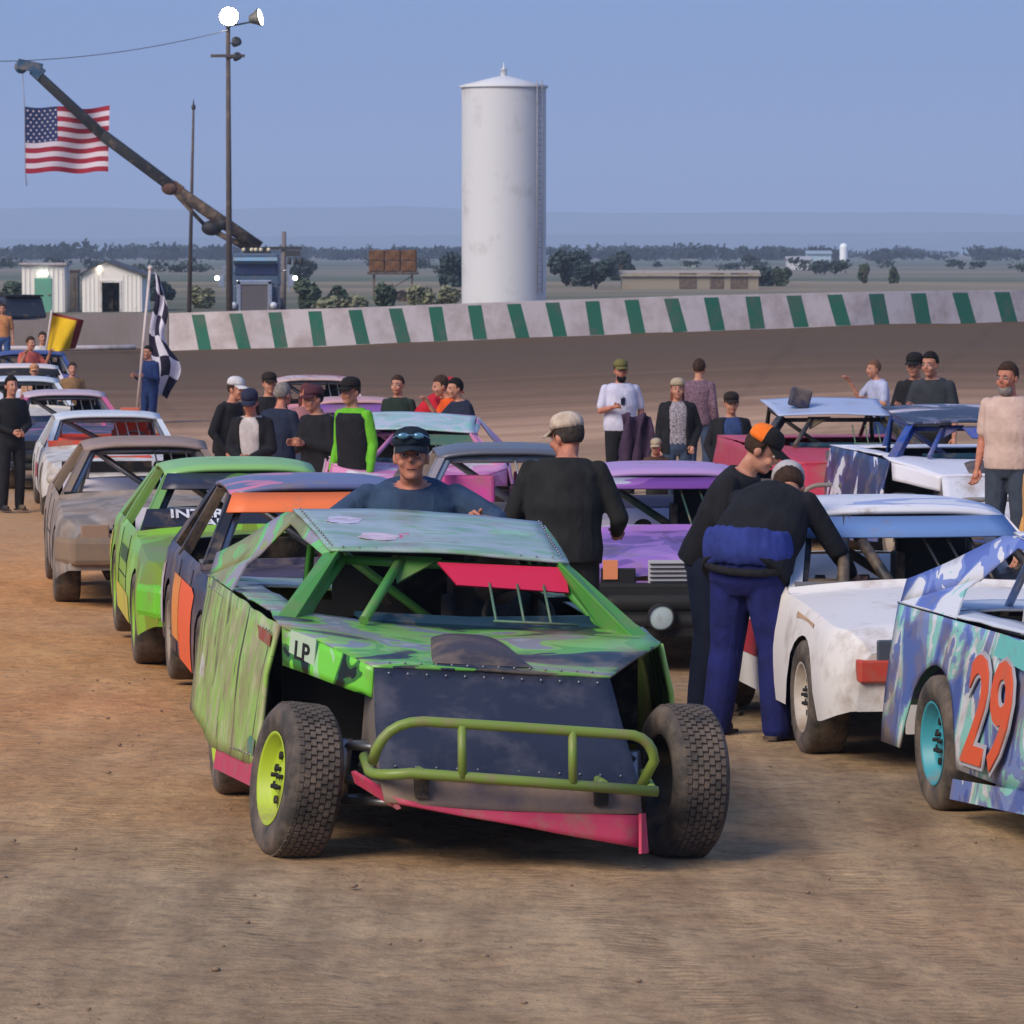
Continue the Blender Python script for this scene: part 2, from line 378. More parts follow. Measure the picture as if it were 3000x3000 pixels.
# ------------------------------------------------------------------ track wall
def wall():
    conc = paint("wall_white", (222, 208, 204), .85, dirt=.42, scale=.9, dust=lin((176, 156, 150)), bump=.3, bscale=20)
    green = paint("wall_green", (50, 118, 94), .8, dirt=.30, scale=1.2, dust=lin((110, 110, 100)))
    grey = paint("wall_grey", (124, 116, 118), .9, dirt=.5, scale=.4, dust=lin((110, 98, 92)), bump=.3, bscale=20)
    i0 = 3
    def pt(px, k, off=0):        # k 0 bottom .. 1 top, px photo column
        for a, b in zip(WALLPX, WALLPX[1:]):
            if px <= b[0] or b is WALLPX[-1]:
                q = (px - a[0]) / (b[0] - a[0]); break
        d = a[3] + (b[3] - a[3]) * q; t = at(px, a[1] + (b[1] - a[1]) * q, d); bo = at(px, a[2] + (b[2] - a[2]) * q, d)
        bo = bo - Vector((0, 0, .3)) if k < 0 else bo
        v = bo.lerp(t, max(k, 0)); v.y += off; return v
    tops = [580, 690, 805, 922, 1040, 1158, 1275, 1390, 1505, 1618, 1735, 1850, 1966, 2083, 2205, 2325, 2445, 2567, 2690, 2812, 2935, 3060, 3185, 3310, 3435, 3560, 3690]
    m = MB(); edges = [(495, 495, 0)]
    for k, x in enumerate(tops):
        w = 36 + x / 300; lean = 21 + 6 * math.sin(k * 1.7)
        edges += [(x - w / 2, x - w / 2 + lean, 1), (x + w / 2, x + w / 2 + lean, 0)]
    edges.append((3880, 3880, 0))
    th = .28
    for (a, ab, g), (b, bb, _) in zip(edges, edges[1:]):
        m.add([pt(ab, -1), pt(bb, -1), pt(bb, 0), pt(ab, 0)], [(0, 1, 2, 3)], 0)
        m.add([pt(ab, 0), pt(bb, 0), pt(b, .94), pt(a, .94)], [(0, 1, 2, 3)], g)
        m.add([pt(a, .94), pt(b, .94), pt(b, 1), pt(a, 1)], [(0, 1, 2, 3)], 0)
        m.add([pt(a, 1), pt(b, 1), pt(b, 1, th), pt(a, 1, th)], [(0, 1, 2, 3)], 0)
        m.add([pt(a, 1, th), pt(b, 1, th), pt(bb, -1, th), pt(ab, -1, th)], [(0, 1, 2, 3)], 0)
    m.add([pt(495, -1), pt(495, 1), pt(495, 1, th), pt(495, -1, th)], [(0, 1, 2, 3)], 0)
    tag(m.build("track_wall", [conc, green]), "long white concrete track wall with slanted green stripes around the far turn", "wall")
    m = MB(); xs = [-880, -400, -100, 100, 250, 380, 492]
    for a, b in zip(xs, xs[1:]):
        f = [pt(a, -1), pt(b, -1), pt(b, 1), pt(a, 1)]; g = [v + Vector((0, .25, 0)) for v in f]
        m.add(f + g, [(0, 1, 2, 3), (3, 2, 6, 7), (7, 6, 5, 4)], 0)
    o = m.build("track_wall", grey); tag(o, "plain grey track wall below the two white sheds", "wall")
    m = MB(); m.tube([at(-500, 1024, 116.5), at(200, 1020, 116.5), at(398, 1017, 116.5)], .07, 8)
    m.build("kerb_rail", paint("pale_rail", (190, 180, 182), .7), o)
wall()

# ------------------------------------------------------------------ water tower
def tower():
    d = 220; S = FPX / d; c = at(1476, 900, d); rad = 124.5 / S; base = -.9; top = at(1476, 250, d).z; apex = at(1476, 218, d).z
    t = thing("water_tank", "tall white cylindrical water tank with a low conical roof", "water tank", (c.x, c.y + rad, base))
    m = MB(); prof = []; n = 9; H = top - base
    for i in range(n):
        prof += [(rad, H * i / n)]
    m.lathe(prof + [(rad, H)], n=64)
    for i in range(1, n): m.lathe([(rad + .001, H * i / n - .02), (rad + .006, H * i / n), (rad + .001, H * i / n + .02)], n=64)
    white = paint("tank_white", (208, 208, 210), .55, dirt=.17, scale=.5, dust=lin((172, 170, 168)))
    m.build("shell", white, t)
    m = MB(); m.lathe([(rad + .10, H - .05), (rad + .10, H + .06), (.25, apex - base), (.02, apex - base + .02)], n=64); rf = m.build("roof", white, t)
    m = MB(); m.lathe([(.16, apex - base - .02), (.16, apex - base + .3), (.2, apex - base + .3), (.05, apex - base + .42), (.02, apex - base + .7)], n=16); m.build("vent", white, rf)
    m = MB(); a = R(-38)                                  # ladder up the right side
    px_, py_ = math.cos(a), math.sin(a)
    for s in (-.2, .2):
        m.tube([((rad + .15) * px_ - s * py_, (rad + .15) * py_ + s * px_, 1.5), ((rad + .15) * px_ - s * py_, (rad + .15) * py_ + s * px_, H + .3)], .03, 6)
    for i in range(34):
        z = 1.7 + i * .3; m.tube([((rad + .15) * px_ - s_ * py_, (rad + .15) * py_ + s_ * px_, z) for s_ in (-.2, .2)], .018, 5)
    m.build("ladder", paint("ladder_grey", (150, 152, 160), .6), t)
tower()

# ------------------------------------------------------------------ sheds
def sheds():
    siding = paint("shed_siding", (234, 228, 220), .8, dirt=.12, scale=.6)
    d = 250; S = FPX / d; zb = -.75
    c = at(330, 900, d); w = 172 / S; hz = at(0, 800, d).z - zb; pk = at(0, 768, d).z - zb
    t = thing("shed", "white gabled shed with a dark open doorway under the lit lamp", "shed", (c.x, d, zb))
    m = MB(); dw = .5; dx = -.1; dh = at(0, 828, d).z - zb
    fr = [(-w / 2, hz), (-.35, pk), (w / 2, hz)]
    L_ = 5.0
    m.slab([(-w / 2, 0, 0), (dx - dw, 0, 0), (dx - dw, 0, dh), (dx + dw, 0, dh), (dx + dw, 0, 0), (w / 2, 0, 0), (w / 2, 0, hz), (-.35, 0, pk), (-w / 2, 0, hz)], .1)
    for sx in (-1, 1): m.slab([(sx * w / 2, .05, 0), (sx * w / 2, L_, 0), (sx * w / 2, L_, hz), (sx * w / 2, .05, hz)], .1)
    m.slab([(-w / 2, L_, 0), (w / 2, L_, 0), (w / 2, L_, hz), (-.35, L_, pk), (-w / 2, L_, hz)], .1)
    for k in range(14):
        x = -w / 2 + .12 + k * w / 14
        if abs(x - dx) > dw + .1: m.box((x, -.065, hz * .48), (.05, .03, hz * .96))
    m.build("wall", siding, t)
    rf = MB(); rc = paint("shed_roof", (70, 74, 84), .7, dirt=.2)
    rf.slab([(-w / 2 - .3, -.3, hz - .12), (-.35, -.3, pk + .06), (-.35, L_ + .2, pk + .06), (-w / 2 - .3, L_ + .2, hz - .12)], .1); rf.slab([(-.35, -.3, pk + .06), (w / 2 + .35, -.3, hz - .16), (w / 2 + .35, L_ + .2, hz - .16), (-.35, L_ + .2, pk + .06)], .1)
    rf.build("roof", rc, t)
    m = MB(); m.box((dx, 1.2, dh / 2), (dw * 2 + .6, .1, dh)); m.box((dx - .2, .9, .4), (.5, .4, .8)); m.build("interior", paint("shed_dark", (38, 34, 32), .9), t)
    m = MB(); m.box((dx - dw - .06, -.07, dh / 2), (.12, .06, dh)); m.box((dx + dw + .06, -.07, dh / 2), (.12, .06, dh)); m.box((dx, -.07, dh + .06), (dw * 2 + .3, .06, .12)); m.build("door_frame", paint("trim_white", (214, 210, 206), .7), t)
    l = at(292, 788, d); m = MB(); m.box((l.x - c.x, -.15, l.z - zb), (.16, .2, .3)); m.box((l.x - c.x, -.27, l.z - zb - .02), (.14, .04, .34)); m.build("wall_lamp", emit("shed_lamp", (255, 244, 226), 3.0), t)
    c = at(127, 900, d); w = 124 / S; hz = at(0, 776, d).z - zb
    t = thing("shed", "narrow white shed with a green door at the far left", "shed", (c.x, d, zb))
    m = MB(); m.box((0, 1.5, hz / 2), (w, 3, hz))
    for k in range(9): m.box((-w / 2 + .15 + k * w / 9, -.02, hz / 2), (.05, .04, hz * .96))
    m.build("wall", siding, t)
    m = MB(); m.box((0, -.05, (at(0, 815, d).z - zb) / 2), (50 / S, .06, at(0, 815, d).z - zb)); dr = m.build("door", paint("door_green", (96, 158, 134), .6, dirt=.2), t)
    m = MB(); m.ball((.35, -.1, 1.0), .06, 8, 6); m.build("handle", paint("brass_knob", (150, 140, 110), .4, 1), dr)
    m = MB(); m.box((0, 1.5, hz + .06), (w + .3, 3.5, .12)); m.build("roof", paint("flat_roof", (188, 180, 186), .7), t)
    l = at(128, 803, d); m = MB(); m.box((0, -.12, l.z - zb), (.55, .18, .12)); m.build("wall_lamp", emit("door_lamp", (240, 255, 240), 2.5), t)
    # brown outhouse between the sheds
    c = at(205, 900, d + 6); t = thing("storage_cabinet", "dark grey-brown storage cabinet standing between the two white sheds", "cabinet", (c.x, d + 6, zb))
    m = MB(); h = at(0, 795, d + 6).z - zb; m.box((0, .6, h / 2), (.9, 1.2, h)); m.build("body", paint("cabinet_brown", (96, 90, 88), .8), t)
    m = MB(); m.box((0, .6, h + .05), (1.05, 1.35, .1)); m.build("roof", paint("cabinet_roof", (70, 66, 68), .8), t)
    m = MB(); m.box((0, -.02, h * .45), (.6, .04, h * .8)); m.build("door", paint("cabinet_door", (84, 80, 78), .8), t)
sheds()

# ------------------------------------------------------------------ poles, lamps and wire
def poles():
    wood = paint("pole_wood", (84, 74, 72), .85, dirt=.2, scale=3)
    d = 180; S = FPX / d
    c = at(672, 895, d); top = at(668, 40, d)
    t = thing("floodlight_pole", "tall wooden pole with lit floodlights at its top beside the crane truck", "light pole", (c.x, d, -.6))
    m = MB(); o = Vector((c.x, d, -.6))
    m.tube([(0, 0, 0), (top.x - c.x, 0, top.z + .6)], [.14, .085], 12); m.build("pole", wood, t)
    m = MB(); a = at(618, 165, d) - o; b = at(718, 163, d) - o; m.box((a + b) / 2 + Vector((0, -.14, 0)), ((b - a).length, .1, .12)); m.build("crossarm", wood, t)
    dark = paint("fixture_dark", (52, 54, 58), .6, dirt=.1)
    for (x, y, r_, yaw, s_) in ((672, 50, .40, 0, 60.0), (760, 52, .36, 78, 6.0)):
        p = at(x, y, d) - o; M = tr(p.x, p.y - .25, p.z) @ rz(yaw) @ rx(78)
        m = MB(); m.lathe([(.10, -.42), (.16, -.40), (r_ * .7, -.18), (r_, 0), (r_ + .02, .02)], M, 20, cap=True); m.lathe([(r_ * .98, .0), (.02, -.05)], M, 20)
        h = m.build("floodlight", dark, t)
        m = MB(); m.lathe([(r_ * .93, .06), (r_ * .6, .10), (.01, .12)], M, 20); m.build("lens", emit("flood_glow_%d" % s_, (255, 242, 220), s_), h)
        m = MB(); m.tube([tuple(p + Vector((0, .15, -.1))), (top.x - c.x, 0, p.z - .35)], .035, 6); m.build("bracket", dark, h)
    for (x, y, r_) in ((694, 122, .22), (697, 165, .18)):
        p = at(x, y, d) - o; m = MB(); m.lathe([(.02, -.3), (r_ * .5, -.26), (r_, .02), (r_ * .9, .06), (.02, .04)], tr(p.x, p.y - .2, p.z) @ rz(30) @ rx(60), 16); f = m.build("floodlight", dark, t, label="unlit dark floodlight")
        m = MB(); m.tube([(p.x, p.y - .1, p.z), (top.x - c.x, 0, p.z - .1)], .03, 6); m.build("bracket", dark, f)
    d2 = 200; c = at(553, 895, d2); top = at(567, 318, d2)
    t = thing("utility_pole", "thin plain pole leaning slightly left of the floodlight pole", "pole", (c.x, d2, -.6))
    m = MB(); m.tube([(0, 0, 0), (top.x - c.x, 0, top.z + .6)], [.11, .05], 10); m.build("pole", wood, t)
    m = MB(); m.ball((top.x - c.x, 0, top.z + .66), (.10, .10, .14), 10, 8); m.lathe([(.04, top.z + .74), (.02, top.z + 1.0)], tr(top.x - c.x, 0, 0), 8, cap=True); m.build("cap", dark, t)
    d3 = 235; c = at(830, 880, d3); top = at(832, 678, d3)
    t = thing("utility_pole", "short utility pole with a double crossarm right of the crane truck", "pole", (c.x, d3, -.6))
    m = MB(); m.tube([(0, 0, 0), (top.x - c.x, 0, top.z + .6)], [.15, .12], 10); m.build("pole", paint("pole_bleached", (110, 106, 110), .85), t)
    m = MB(); a = at(782, 727, d3); b = at(886, 722, d3); m.box(((a.x + b.x) / 2 - c.x, -.18, a.z + .6), (b.x - a.x, .1, .16)); a = at(838, 742, d3); b = at(880, 740, d3); m.box(((a.x + b.x) / 2 - c.x, -.18, a.z + .6), (b.x - a.x, .2, .3)); m.build("crossarm", dark, t)
    for x in (848, 866, 882):
        p = at(x, 765, d3); m = MB(); m.lathe([(.05, .2), (.12, .1), (.12, -.15), (.05, -.2)], tr(p.x - c.x, -.2, p.z + .6), 10, cap=True); m.build("insulator", dark, t)
    m = MB(); P = []
    a = at(-300, 170, 165); b = at(668, 88, 179.5)
    for i in range(25):
        k = i / 24; p = a.lerp(b, k); p.z -= .55 * (1 - (2 * k - 1) ** 2); P.append(p)
    m.tube(P, .016, 5); tag(m.build("overhead_wire", paint("wire_grey", (70, 74, 86), .7)), "thin overhead wire running from the floodlight pole to the left edge", "wire")
poles()

# ------------------------------------------------------------------ crane truck with raised boom, and its flag
def crane_truck():
    d = 190; S = FPX / d; c = at(760, 890, d); zb = -.6
    t = thing("crane_truck", "blue crane truck facing us with chrome grille and raised dark boom", "truck", (c.x, d, zb))
    def q(x, y, dy=0): p = at(x, y, d + dy); return Vector((p.x - c.x, dy, p.z - zb))
    blue = paint("truck_blue", (70, 90, 114), .4, dirt=.2); chrome = paint("chrome", (206, 208, 214), .2, .9, dirt=.1); dark = paint("boom_dark", (26, 28, 34), .6, dirt=.15); rust = paint("boom_rust", (52, 42, 40), .8, dirt=.4)
    x0 = q(675, 800).x; x1 = q(815, 800).x; zt = q(0, 742).z; zh = q(0, 838).z; xm = (x0 + x1) / 2; w = x1 - x0
    m = MB(); m.box((xm, 2.0, (zh + zt) / 2), (w, 1.7, zt - zh), None, 0, .94); m.box((xm, 1.9, zh / 2 + .35), (w * .95, 1.9, zh - .6)); m.build("cab", blue, t, bevel=.08)
    m = MB(); m.box((xm, 1.13, q(0, 790).z), (w * .86, .06, .42)); m.build("windshield", paint("truck_glass", (50, 62, 96), .15, dirt=.1), t)
    m = MB(); m.box((xm, .95, q(0, 765).z), (w * .92, .5, .16), rx(-20)); m.build("sun_visor", paint("visor_blue", (110, 150, 180), .4), t)
    m = MB(); m.box((xm, .35, zh / 2 + .45), (w * .62, 1.7, zh - .35)); m.build("hood", blue, t, bevel=.08)
    gx0, gx1, gt, gb = q(693, 0).x, q(796, 0).x, q(0, 822).z, .5
    m = MB(); gm = (gx0 + gx1) / 2
    m.box((gm, -.55, gt - .08), (gx1 - gx0, .14, .2)); m.box((gx0 + .09, -.55, (gt + gb) / 2), (.18, .14, gt - gb)); m.box((gx1 - .09, -.55, (gt + gb) / 2), (.18, .14, gt - gb)); m.build("grille_frame", chrome, t, bevel=.03)
    m = MB(); m.box((gm, -.50, (gt + gb) / 2), (gx1 - gx0 - .3, .08, gt - gb))
    for i in range(14): m.box((gx0 + .25 + i * (gx1 - gx0 - .5) / 13, -.56, (gt + gb) / 2 - .1), (.025, .05, gt - gb - .2))
    m.build("grille", paint("grille_grey", (128, 122, 126), .5, .3, dirt=.2), t)
    m = MB(); m.box((xm, -.75, .42), (w * 1.1, .2, .34)); m.build("bumper", chrome, t, bevel=.04)
    for s in (-1, 1):
        m = MB(); m.box((xm + s * w * .42, -.2, .85), (.5, .9, .5)); fd = m.build("fender", paint("fender_dark", (60, 66, 78), .5), t, bevel=.1)
        m = MB(); m.lathe([(.14, 0), (.15, .05), (.02, .08)], tr(xm + s * w * .42, -.66, 1.0) @ rx(90), 14); m.build("headlight", paint("headlamp_glass", (200, 204, 214), .2, dirt=.1), t)
        m = MB(); m.lathe([(.48, -.14), (.5, -.1), (.5, .1), (.48, .14), (.28, .15), (.28, -.15)], tr(xm + s * w * .43, .1, .5) @ ry(90), 20); m.build("wheel", paint("truck_tyre", (30, 29, 29), .9), t)
        for y in (3.4, 4.6):
            m = MB(); m.lathe([(.48, -.25), (.5, -.2), (.5, .2), (.48, .25), (.28, .25), (.28, -.25)], tr(xm + s * w * .40, y + .3, .5) @ ry(90), 20); m.build("wheel", paint("truck_tyre", (30, 29, 29), .9), t)
        mp_ = q(632 if s < 0 else 862, 815); m = MB(); m.box((mp_.x - s * .28, .9, mp_.z), (.06, .06, 1.2)); m.tube([(xm + s * w * .48, 1.1, mp_.z + .3), (mp_.x - s * .28, .9, mp_.z + .35)], .025, 6); m.box((mp_.x - s * .18, .88, mp_.z - .1), (.22, .08, .5)); mi = m.build("mirror", chrome, t)
        m = MB(); m.lathe([(.10, 0), (.08, .06), (.01, .08)], tr(mp_.x, .8, mp_.z) @ rx(90), 14, cap=True); m.build("lamp", emit("truck_side_lamp", (255, 255, 250), 5), mi)
    m = MB(); sx = q(662, 0).x; m.tube([(sx, 2.6, .8), (sx, 2.6, q(0, 722).z)], .1, 10); m.build("exhaust_stack", chrome, t)
    for x in (706, 730, 742, 757, 780):
        p = q(x, 733); m = MB(); m.ball((p.x, 1.9, p.z + .02), (.09, .12, .09), 8, 6); m.build("roof_lamp", paint("roof_lamp", (222, 206, 170), .4, dirt=.05), t)
    m = MB(); m.box((xm, 4.0, 1.0), (w * .9, 4.2, .5)); m.build("chassis", paint("chassis_dark", (48, 48, 52), .8), t)
    # boom, rooted on the bed behind the cab
    by = 4.2
    def bp(x, y): return q(x, y, by)
    m = MB(); m.box((q(735, 0).x, by, (q(0, 725).z + 1.2) / 2), (1.1, 1.1, q(0, 722).z - 1.2)); m.build("turret", dark, t)
    m = MB(); m.tube([bp(760, 725), bp(505, 548)], [.36, .32], 4); m.tube([bp(740, 735), bp(615, 672)], [.16, .12], 6); bo = m.build("boom", rust, t)
    m = MB(); m.ball(bp(620, 668), (.46, .3, .34), 10, 8); m.lathe([(.28, -.25), (.3, 0), (.28, .25)], tr(*bp(655, 655)) @ rx(90), 14, cap=True); m.build("winch", dark, bo)
    m = MB(); m.tube([bp(600, 660), bp(520, 575)], .09, 8); m.build("cylinder", paint("cylinder_rod", (40, 38, 42), .5), bo)
    m = MB(); m.ball(bp(500, 552), (.42, .4, .3), 8, 6); m.box(bp(520, 548), (.5, .5, .35), ry(35)); m.build("collar", paint("collar_rust", (84, 54, 42), .8), bo)
    m = MB(); m.tube([bp(512, 553), bp(300, 395)], .33, 4); m.tube([bp(300, 395), bp(95, 205)], [.29, .26], 4); m.build("boom_extension", dark, bo, bevel=.02)
    m = MB(); m.box(bp(88, 194), (1.05, .5, .45), ry(12)); m.box(bp(112, 212), (.4, .46, .55), ry(38)); m.lathe([(.26, -.12), (.3, 0), (.26, .12)], tr(*bp(62, 196)) @ rx(90), 14, cap=True); m.build("boom_head", paint("boom_head_blue", (32, 76, 108), .5), bo)
    m = MB(); m.tube([bp(66, 210), bp(72, 320), bp(74, 505), bp(78, 545)], .022, 5); m.build("hoist_line", paint("line_pale", (150, 150, 165), .7), bo)
    # flag, hangs from the line behind the boom
    fd = d + by + .6; P0 = at(72, 312, fd); sw = 248 / FPX * fd; sh = 192 / FPX * fd
    red = cloth("flag_red", (158, 44, 62), (144, 36, 54), 2); wht = cloth("flag_white", (206, 192, 204), (206, 196, 206), 2); blu = cloth("flag_blue", (46, 58, 104), (40, 52, 92), 2)
    f = MB()
    def fp(u, v): return Vector((P0.x + u * sw + .05 * v * math.sin(u * 5), P0.y + .22 * math.sin(u * 9 + v * 2.4) * (.3 + u), P0.z - v * sh - .10 * u * math.sin(u * 3.2) * (1 - v) - .05 * math.sin(u * 11 + v)))
    nu = 44
    for st_ in range(13):
        for a in range(nu):
            u0, u1 = a / nu, (a + 1) / nu
            if st_ < 7 and u1 <= .401: mi = 2
            else: mi = 0 if st_ % 2 == 0 else 1
            for h in range(2):
                v0 = (st_ + h / 2) / 13; v1 = (st_ + (h + 1) / 2) / 13
                f.add([fp(u0, v0), fp(u1, v0), fp(u1, v1), fp(u0, v1)], [(0, 1, 2, 3)], mi, True)
    for r_ in range(9):
        for k in range(6 if r_ % 2 == 0 else 5):
            u = .036 + (k * 2 + (r_ % 2)) * .0330; v = (.5 + r_ * .75) / 13 * 1.0 + .015; pc = fp(u, v) + Vector((0, -.03, 0)); star = []
            for j in range(10):
                a = math.pi / 2 + j * math.pi / 5; rr = .065 if j % 2 == 0 else .027; star.append(pc + Vector((rr * math.cos(a), 0, rr * math.sin(a))))
            f.add(star, [tuple(range(10))], 1)
    tag(f.build("flag", [red, wht, blu]), "American flag with stars and stripes hanging from the crane boom tip", "flag")
crane_truck()

# ------------------------------------------------------------------ vegetation and far buildings
def foliage_mat(name, c):
    if name in MATS: return MATS[name]
    m, n, b = nodes_of(name); mp = mapping(n); t = N(n, "TexNoise"); t.inputs["Scale"].default_value = 1.3; t.inputs["Detail"].default_value = 3; n.links.new(mp.outputs[0], t.inputs[0])
    l = lin(c); r = ramp(n, [(.3, tuple(v * .6 for v in l)), (.7, tuple(v * 1.35 for v in l))]); n.links.new(t.outputs[0], r.inputs[0]); n.links.new(r.outputs[0], b.inputs["Base Color"]); b.inputs["Roughness"].default_value = .9
    MATS[name] = m; return m
def leaves(m, c, r, k, s, rr):
    c = Vector(c)
    lobes = [(Vector((rr.uniform(-.6, .6) * r[0], rr.uniform(-.6, .6) * r[1], rr.uniform(-.6, .5) * r[2])), rr.uniform(.35, .6)) for _ in range(9)]
    for _ in range(k):
        lc, lr = rr.choice(lobes); v = Vector((rr.gauss(0, 1), rr.gauss(0, 1), rr.gauss(0, 1))).normalized() * rr.random() ** .4
        p = c + lc + Vector((v.x * r[0], v.y * r[1], v.z * r[2])) * lr
        a = Vector((rr.gauss(0, 1), rr.gauss(0, 1), rr.gauss(0, 1))).normalized(); b_ = a.orthogonal().normalized(); q = s * rr.uniform(.6, 1.4)
        m.add([p - a * q, p + b_ * q * .6, p + a * q, p - b_ * q * .6], [(0, 1, 2, 3)])
def tree_line():
    rr = random.Random(11)
    for nm, d0, d1, n, hs, c, lab in (("tree_line", 1500, 2300, 560, (3.2, 5.6), (26, 38, 40), "dark line of distant trees along the horizon of the plain"), ("tree_belt", 640, 1000, 110, (1.4, 3.0), (40, 54, 46), "scattered far trees between the fields behind the wall")):
        m = MB()
        for _ in range(n):
            d = rr.uniform(d0, d1); x = rr.uniform(-.26, .26) * d; h = rr.uniform(*hs) * (1 + .4 * noise.noise(Vector((x * .01, 3, 0)))) * (1.25 if d0 > 1000 else 1); w = h * rr.uniform(.5, 1.5)
            leaves(m, (x, d, -.7 + h * .42), (w * 1.3, w * .6, h * .5), 120 if d0 > 1000 else 150, h * .15, rr)
        tag(m.build(nm, foliage_mat(nm + "_leaf", c)), lab, None, None, "stuff")
tree_line()
def bush(px, py_t, py_b, d, w, nm, lab, c, seed, kind="bush", zb=-.75, n=700):
    rr = random.Random(seed); S = FPX / d; p = at(px, py_b, d); zt = at(px, py_t, d).z; h = zt - zb
    t = thing(nm, lab, kind, (p.x, d, zb), 0, None)
    m = MB(); leaves(m, (0, 0, h * .5), (w / S / 1.7, w / S / 2.2, h * .5), n * 2, .13 * h ** .5, rr); m.build("crown", foliage_mat("leaf_%s" % c[0], c[1]), t)
    m = MB()
    for k in range(4):
        a = rr.uniform(0, 6.28); m.tube([(0, 0, 0), (math.cos(a) * .12 * h, math.sin(a) * .12 * h, h * .35), (math.cos(a) * .3 * h, math.sin(a) * .25 * h, h * .75)], [.05 * h ** .5, .035 * h ** .5, .012], 6)
    m.build("trunk", paint("bark", (78, 66, 56), .9), t)
dk = ("dark", (80, 94, 74)); ol = ("olive", (128, 128, 98)); bl = ("blue_green", (54, 70, 70))
for a in ((905, 805, 850, 260, 70, "bush", "rounded dark green bush just right of the crane truck", dk, 1), (990, 828, 850, 270, 46, "bush", "small dark bush between the crane truck and the loaded trailer", dk, 2), (1130, 826, 880, 250, 66, "bush", "dark low bush under the loaded trailer", dk, 3), (1235, 832, 885, 240, 70, "bush", "olive bush right of the loaded trailer", ol, 4), (1318, 840, 885, 240, 60, "bush", "olive grey bush touching the left side of the white tank", ol, 5),
          (1010, 855, 892, 210, 150, "bush", "low dry bush behind the wall under the trailer", ol, 6), (60, 805, 880, 290, 110, "bush", "dark bush at the far left beside the narrow shed", dk, 7), (470, 800, 850, 300, 90, "bush", "grey green bush right of the gabled shed", bl, 8), (600, 830, 880, 260, 80, "bush", "olive bush left of the crane truck", ol, 9)):
    bush(*a)
for a in ((1335, 738, 820, 420, 90, "tree", "blue green tree just left of the white tank", bl, 21), (1660, 730, 830, 430, 120, "tree", "blue green tree just right of the white tank", bl, 22), (1745, 745, 835, 400, 110, "tree", "broad dark tree second right of the white tank", bl, 23), (1820, 735, 800, 520, 80, "tree", "smaller tree third right of the white tank", bl, 24), (2235, 770, 815, 430, 60, "tree", "small dark tree at the right end of the long low building", bl, 25), (2290, 780, 815, 430, 44, "tree", "small round tree beyond the long low building", dk, 26), (2530, 772, 800, 470, 26, "tree", "narrow dark tree in the right field, left of two", dk, 27), (2620, 768, 800, 470, 24, "tree", "narrow dark tree in the right field, right of two", dk, 28), (885, 745, 790, 520, 70, "tree", "dark tree behind the short utility pole", bl, 29)):
    bush(*a, kind="tree", n=900)
def far_buildings():
    d = 400; c = at(2022, 850, d); zb = -.8; z1 = at(0, 800, d).z; w = 400 / FPX * d
    t = thing("farm_building", "long low pale farm building right of the white tank", "building", (c.x, d, zb))
    m = MB(); m.box((0, 2, (z1 - zb) / 2), (w, 4, z1 - zb)); m.build("wall", paint("farm_wall", (146, 136, 122), .8, dirt=.3, scale=.2), t)
    m = MB(); m.slab([(-w / 2 - .2, -.3, z1 - zb - .25), (w / 2 + .2, -.3, z1 - zb - .25), (w / 2 + .2, 2.2, z1 - zb + .2), (-w / 2 - .2, 2.2, z1 - zb + .2)], .1); m.slab([(-w / 2 - .2, 2.2, z1 - zb + .2), (w / 2 + .2, 2.2, z1 - zb + .2), (w / 2 + .2, 4.4, z1 - zb - .2), (-w / 2 - .2, 4.4, z1 - zb - .2)], .1); m.build("roof", paint("farm_roof", (164, 154, 140), .7), t)
    for k, (x0, x1) in enumerate(((2080, 2120), (2140, 2190), (1990, 2040))):
        a = at(x0, 835, d); b = at(x1, 835, d); m = MB(); m.box(((a.x + b.x) / 2 - c.x, -.03, .8), (b.x - a.x, .06, 1.5)); m.build("opening", paint("farm_dark", (84, 74, 70), .9), t)
    for (x, y0, y1, w_, d, lab, col) in ((2340, 752, 772, 62, 800, "far off white house with a shallow roof in the right fields", (206, 206, 214)), (2400, 735, 752, 70, 1100, "pale blue far off shed with a flat roof at the tree line", (170, 194, 214)), (2020, 760, 775, 40, 900, "tiny far off grey house behind the long low building", (150, 160, 156))):
        S = FPX / d; c = at(x, y1, d); zb = -.9; h = at(x, y0, d).z - zb; W_ = w_ / S
        t = thing("farm_house", lab, "house", (c.x, d, zb)); m = MB(); m.box((0, 3, h * .4), (W_, 6, h * .8)); m.build("wall", paint("house_%d" % x, col, .8), t)
        m = MB(); m.slab([(-W_ / 2 - .3, -.4, h * .78), (W_ / 2 + .3, -.4, h * .78), (W_ / 2 + .3, 3, h), (-W_ / 2 - .3, 3, h)], .15); m.slab([(-W_ / 2 - .3, 3, h), (W_ / 2 + .3, 3, h), (W_ / 2 + .3, 6.4, h * .78), (-W_ / 2 - .3, 6.4, h * .78)], .15); m.build("roof", paint("house_roof_%d" % x, tuple(int(v * .85) for v in col), .8), t)
    d = 1300; c = at(2472, 735, d); S = FPX / d
    t = thing("grain_silo", "tiny bright white domed silo at the tree line on the right", "silo", (c.x, d, -.9)); h = at(0, 712, d).z + .9
    m = MB(); m.lathe([(12 / S, 0), (12 / S, h - 1.2)], n=20); m.build("shell", paint("silo_white", (236, 238, 240), .5, dirt=.05), t)
    m = MB(); m.lathe([(12.5 / S, h - 1.2), (9 / S, h - .3), (.05, h)], n=20); m.build("dome", paint("silo_white", (236, 238, 240), .5, dirt=.05), t)
far_buildings()
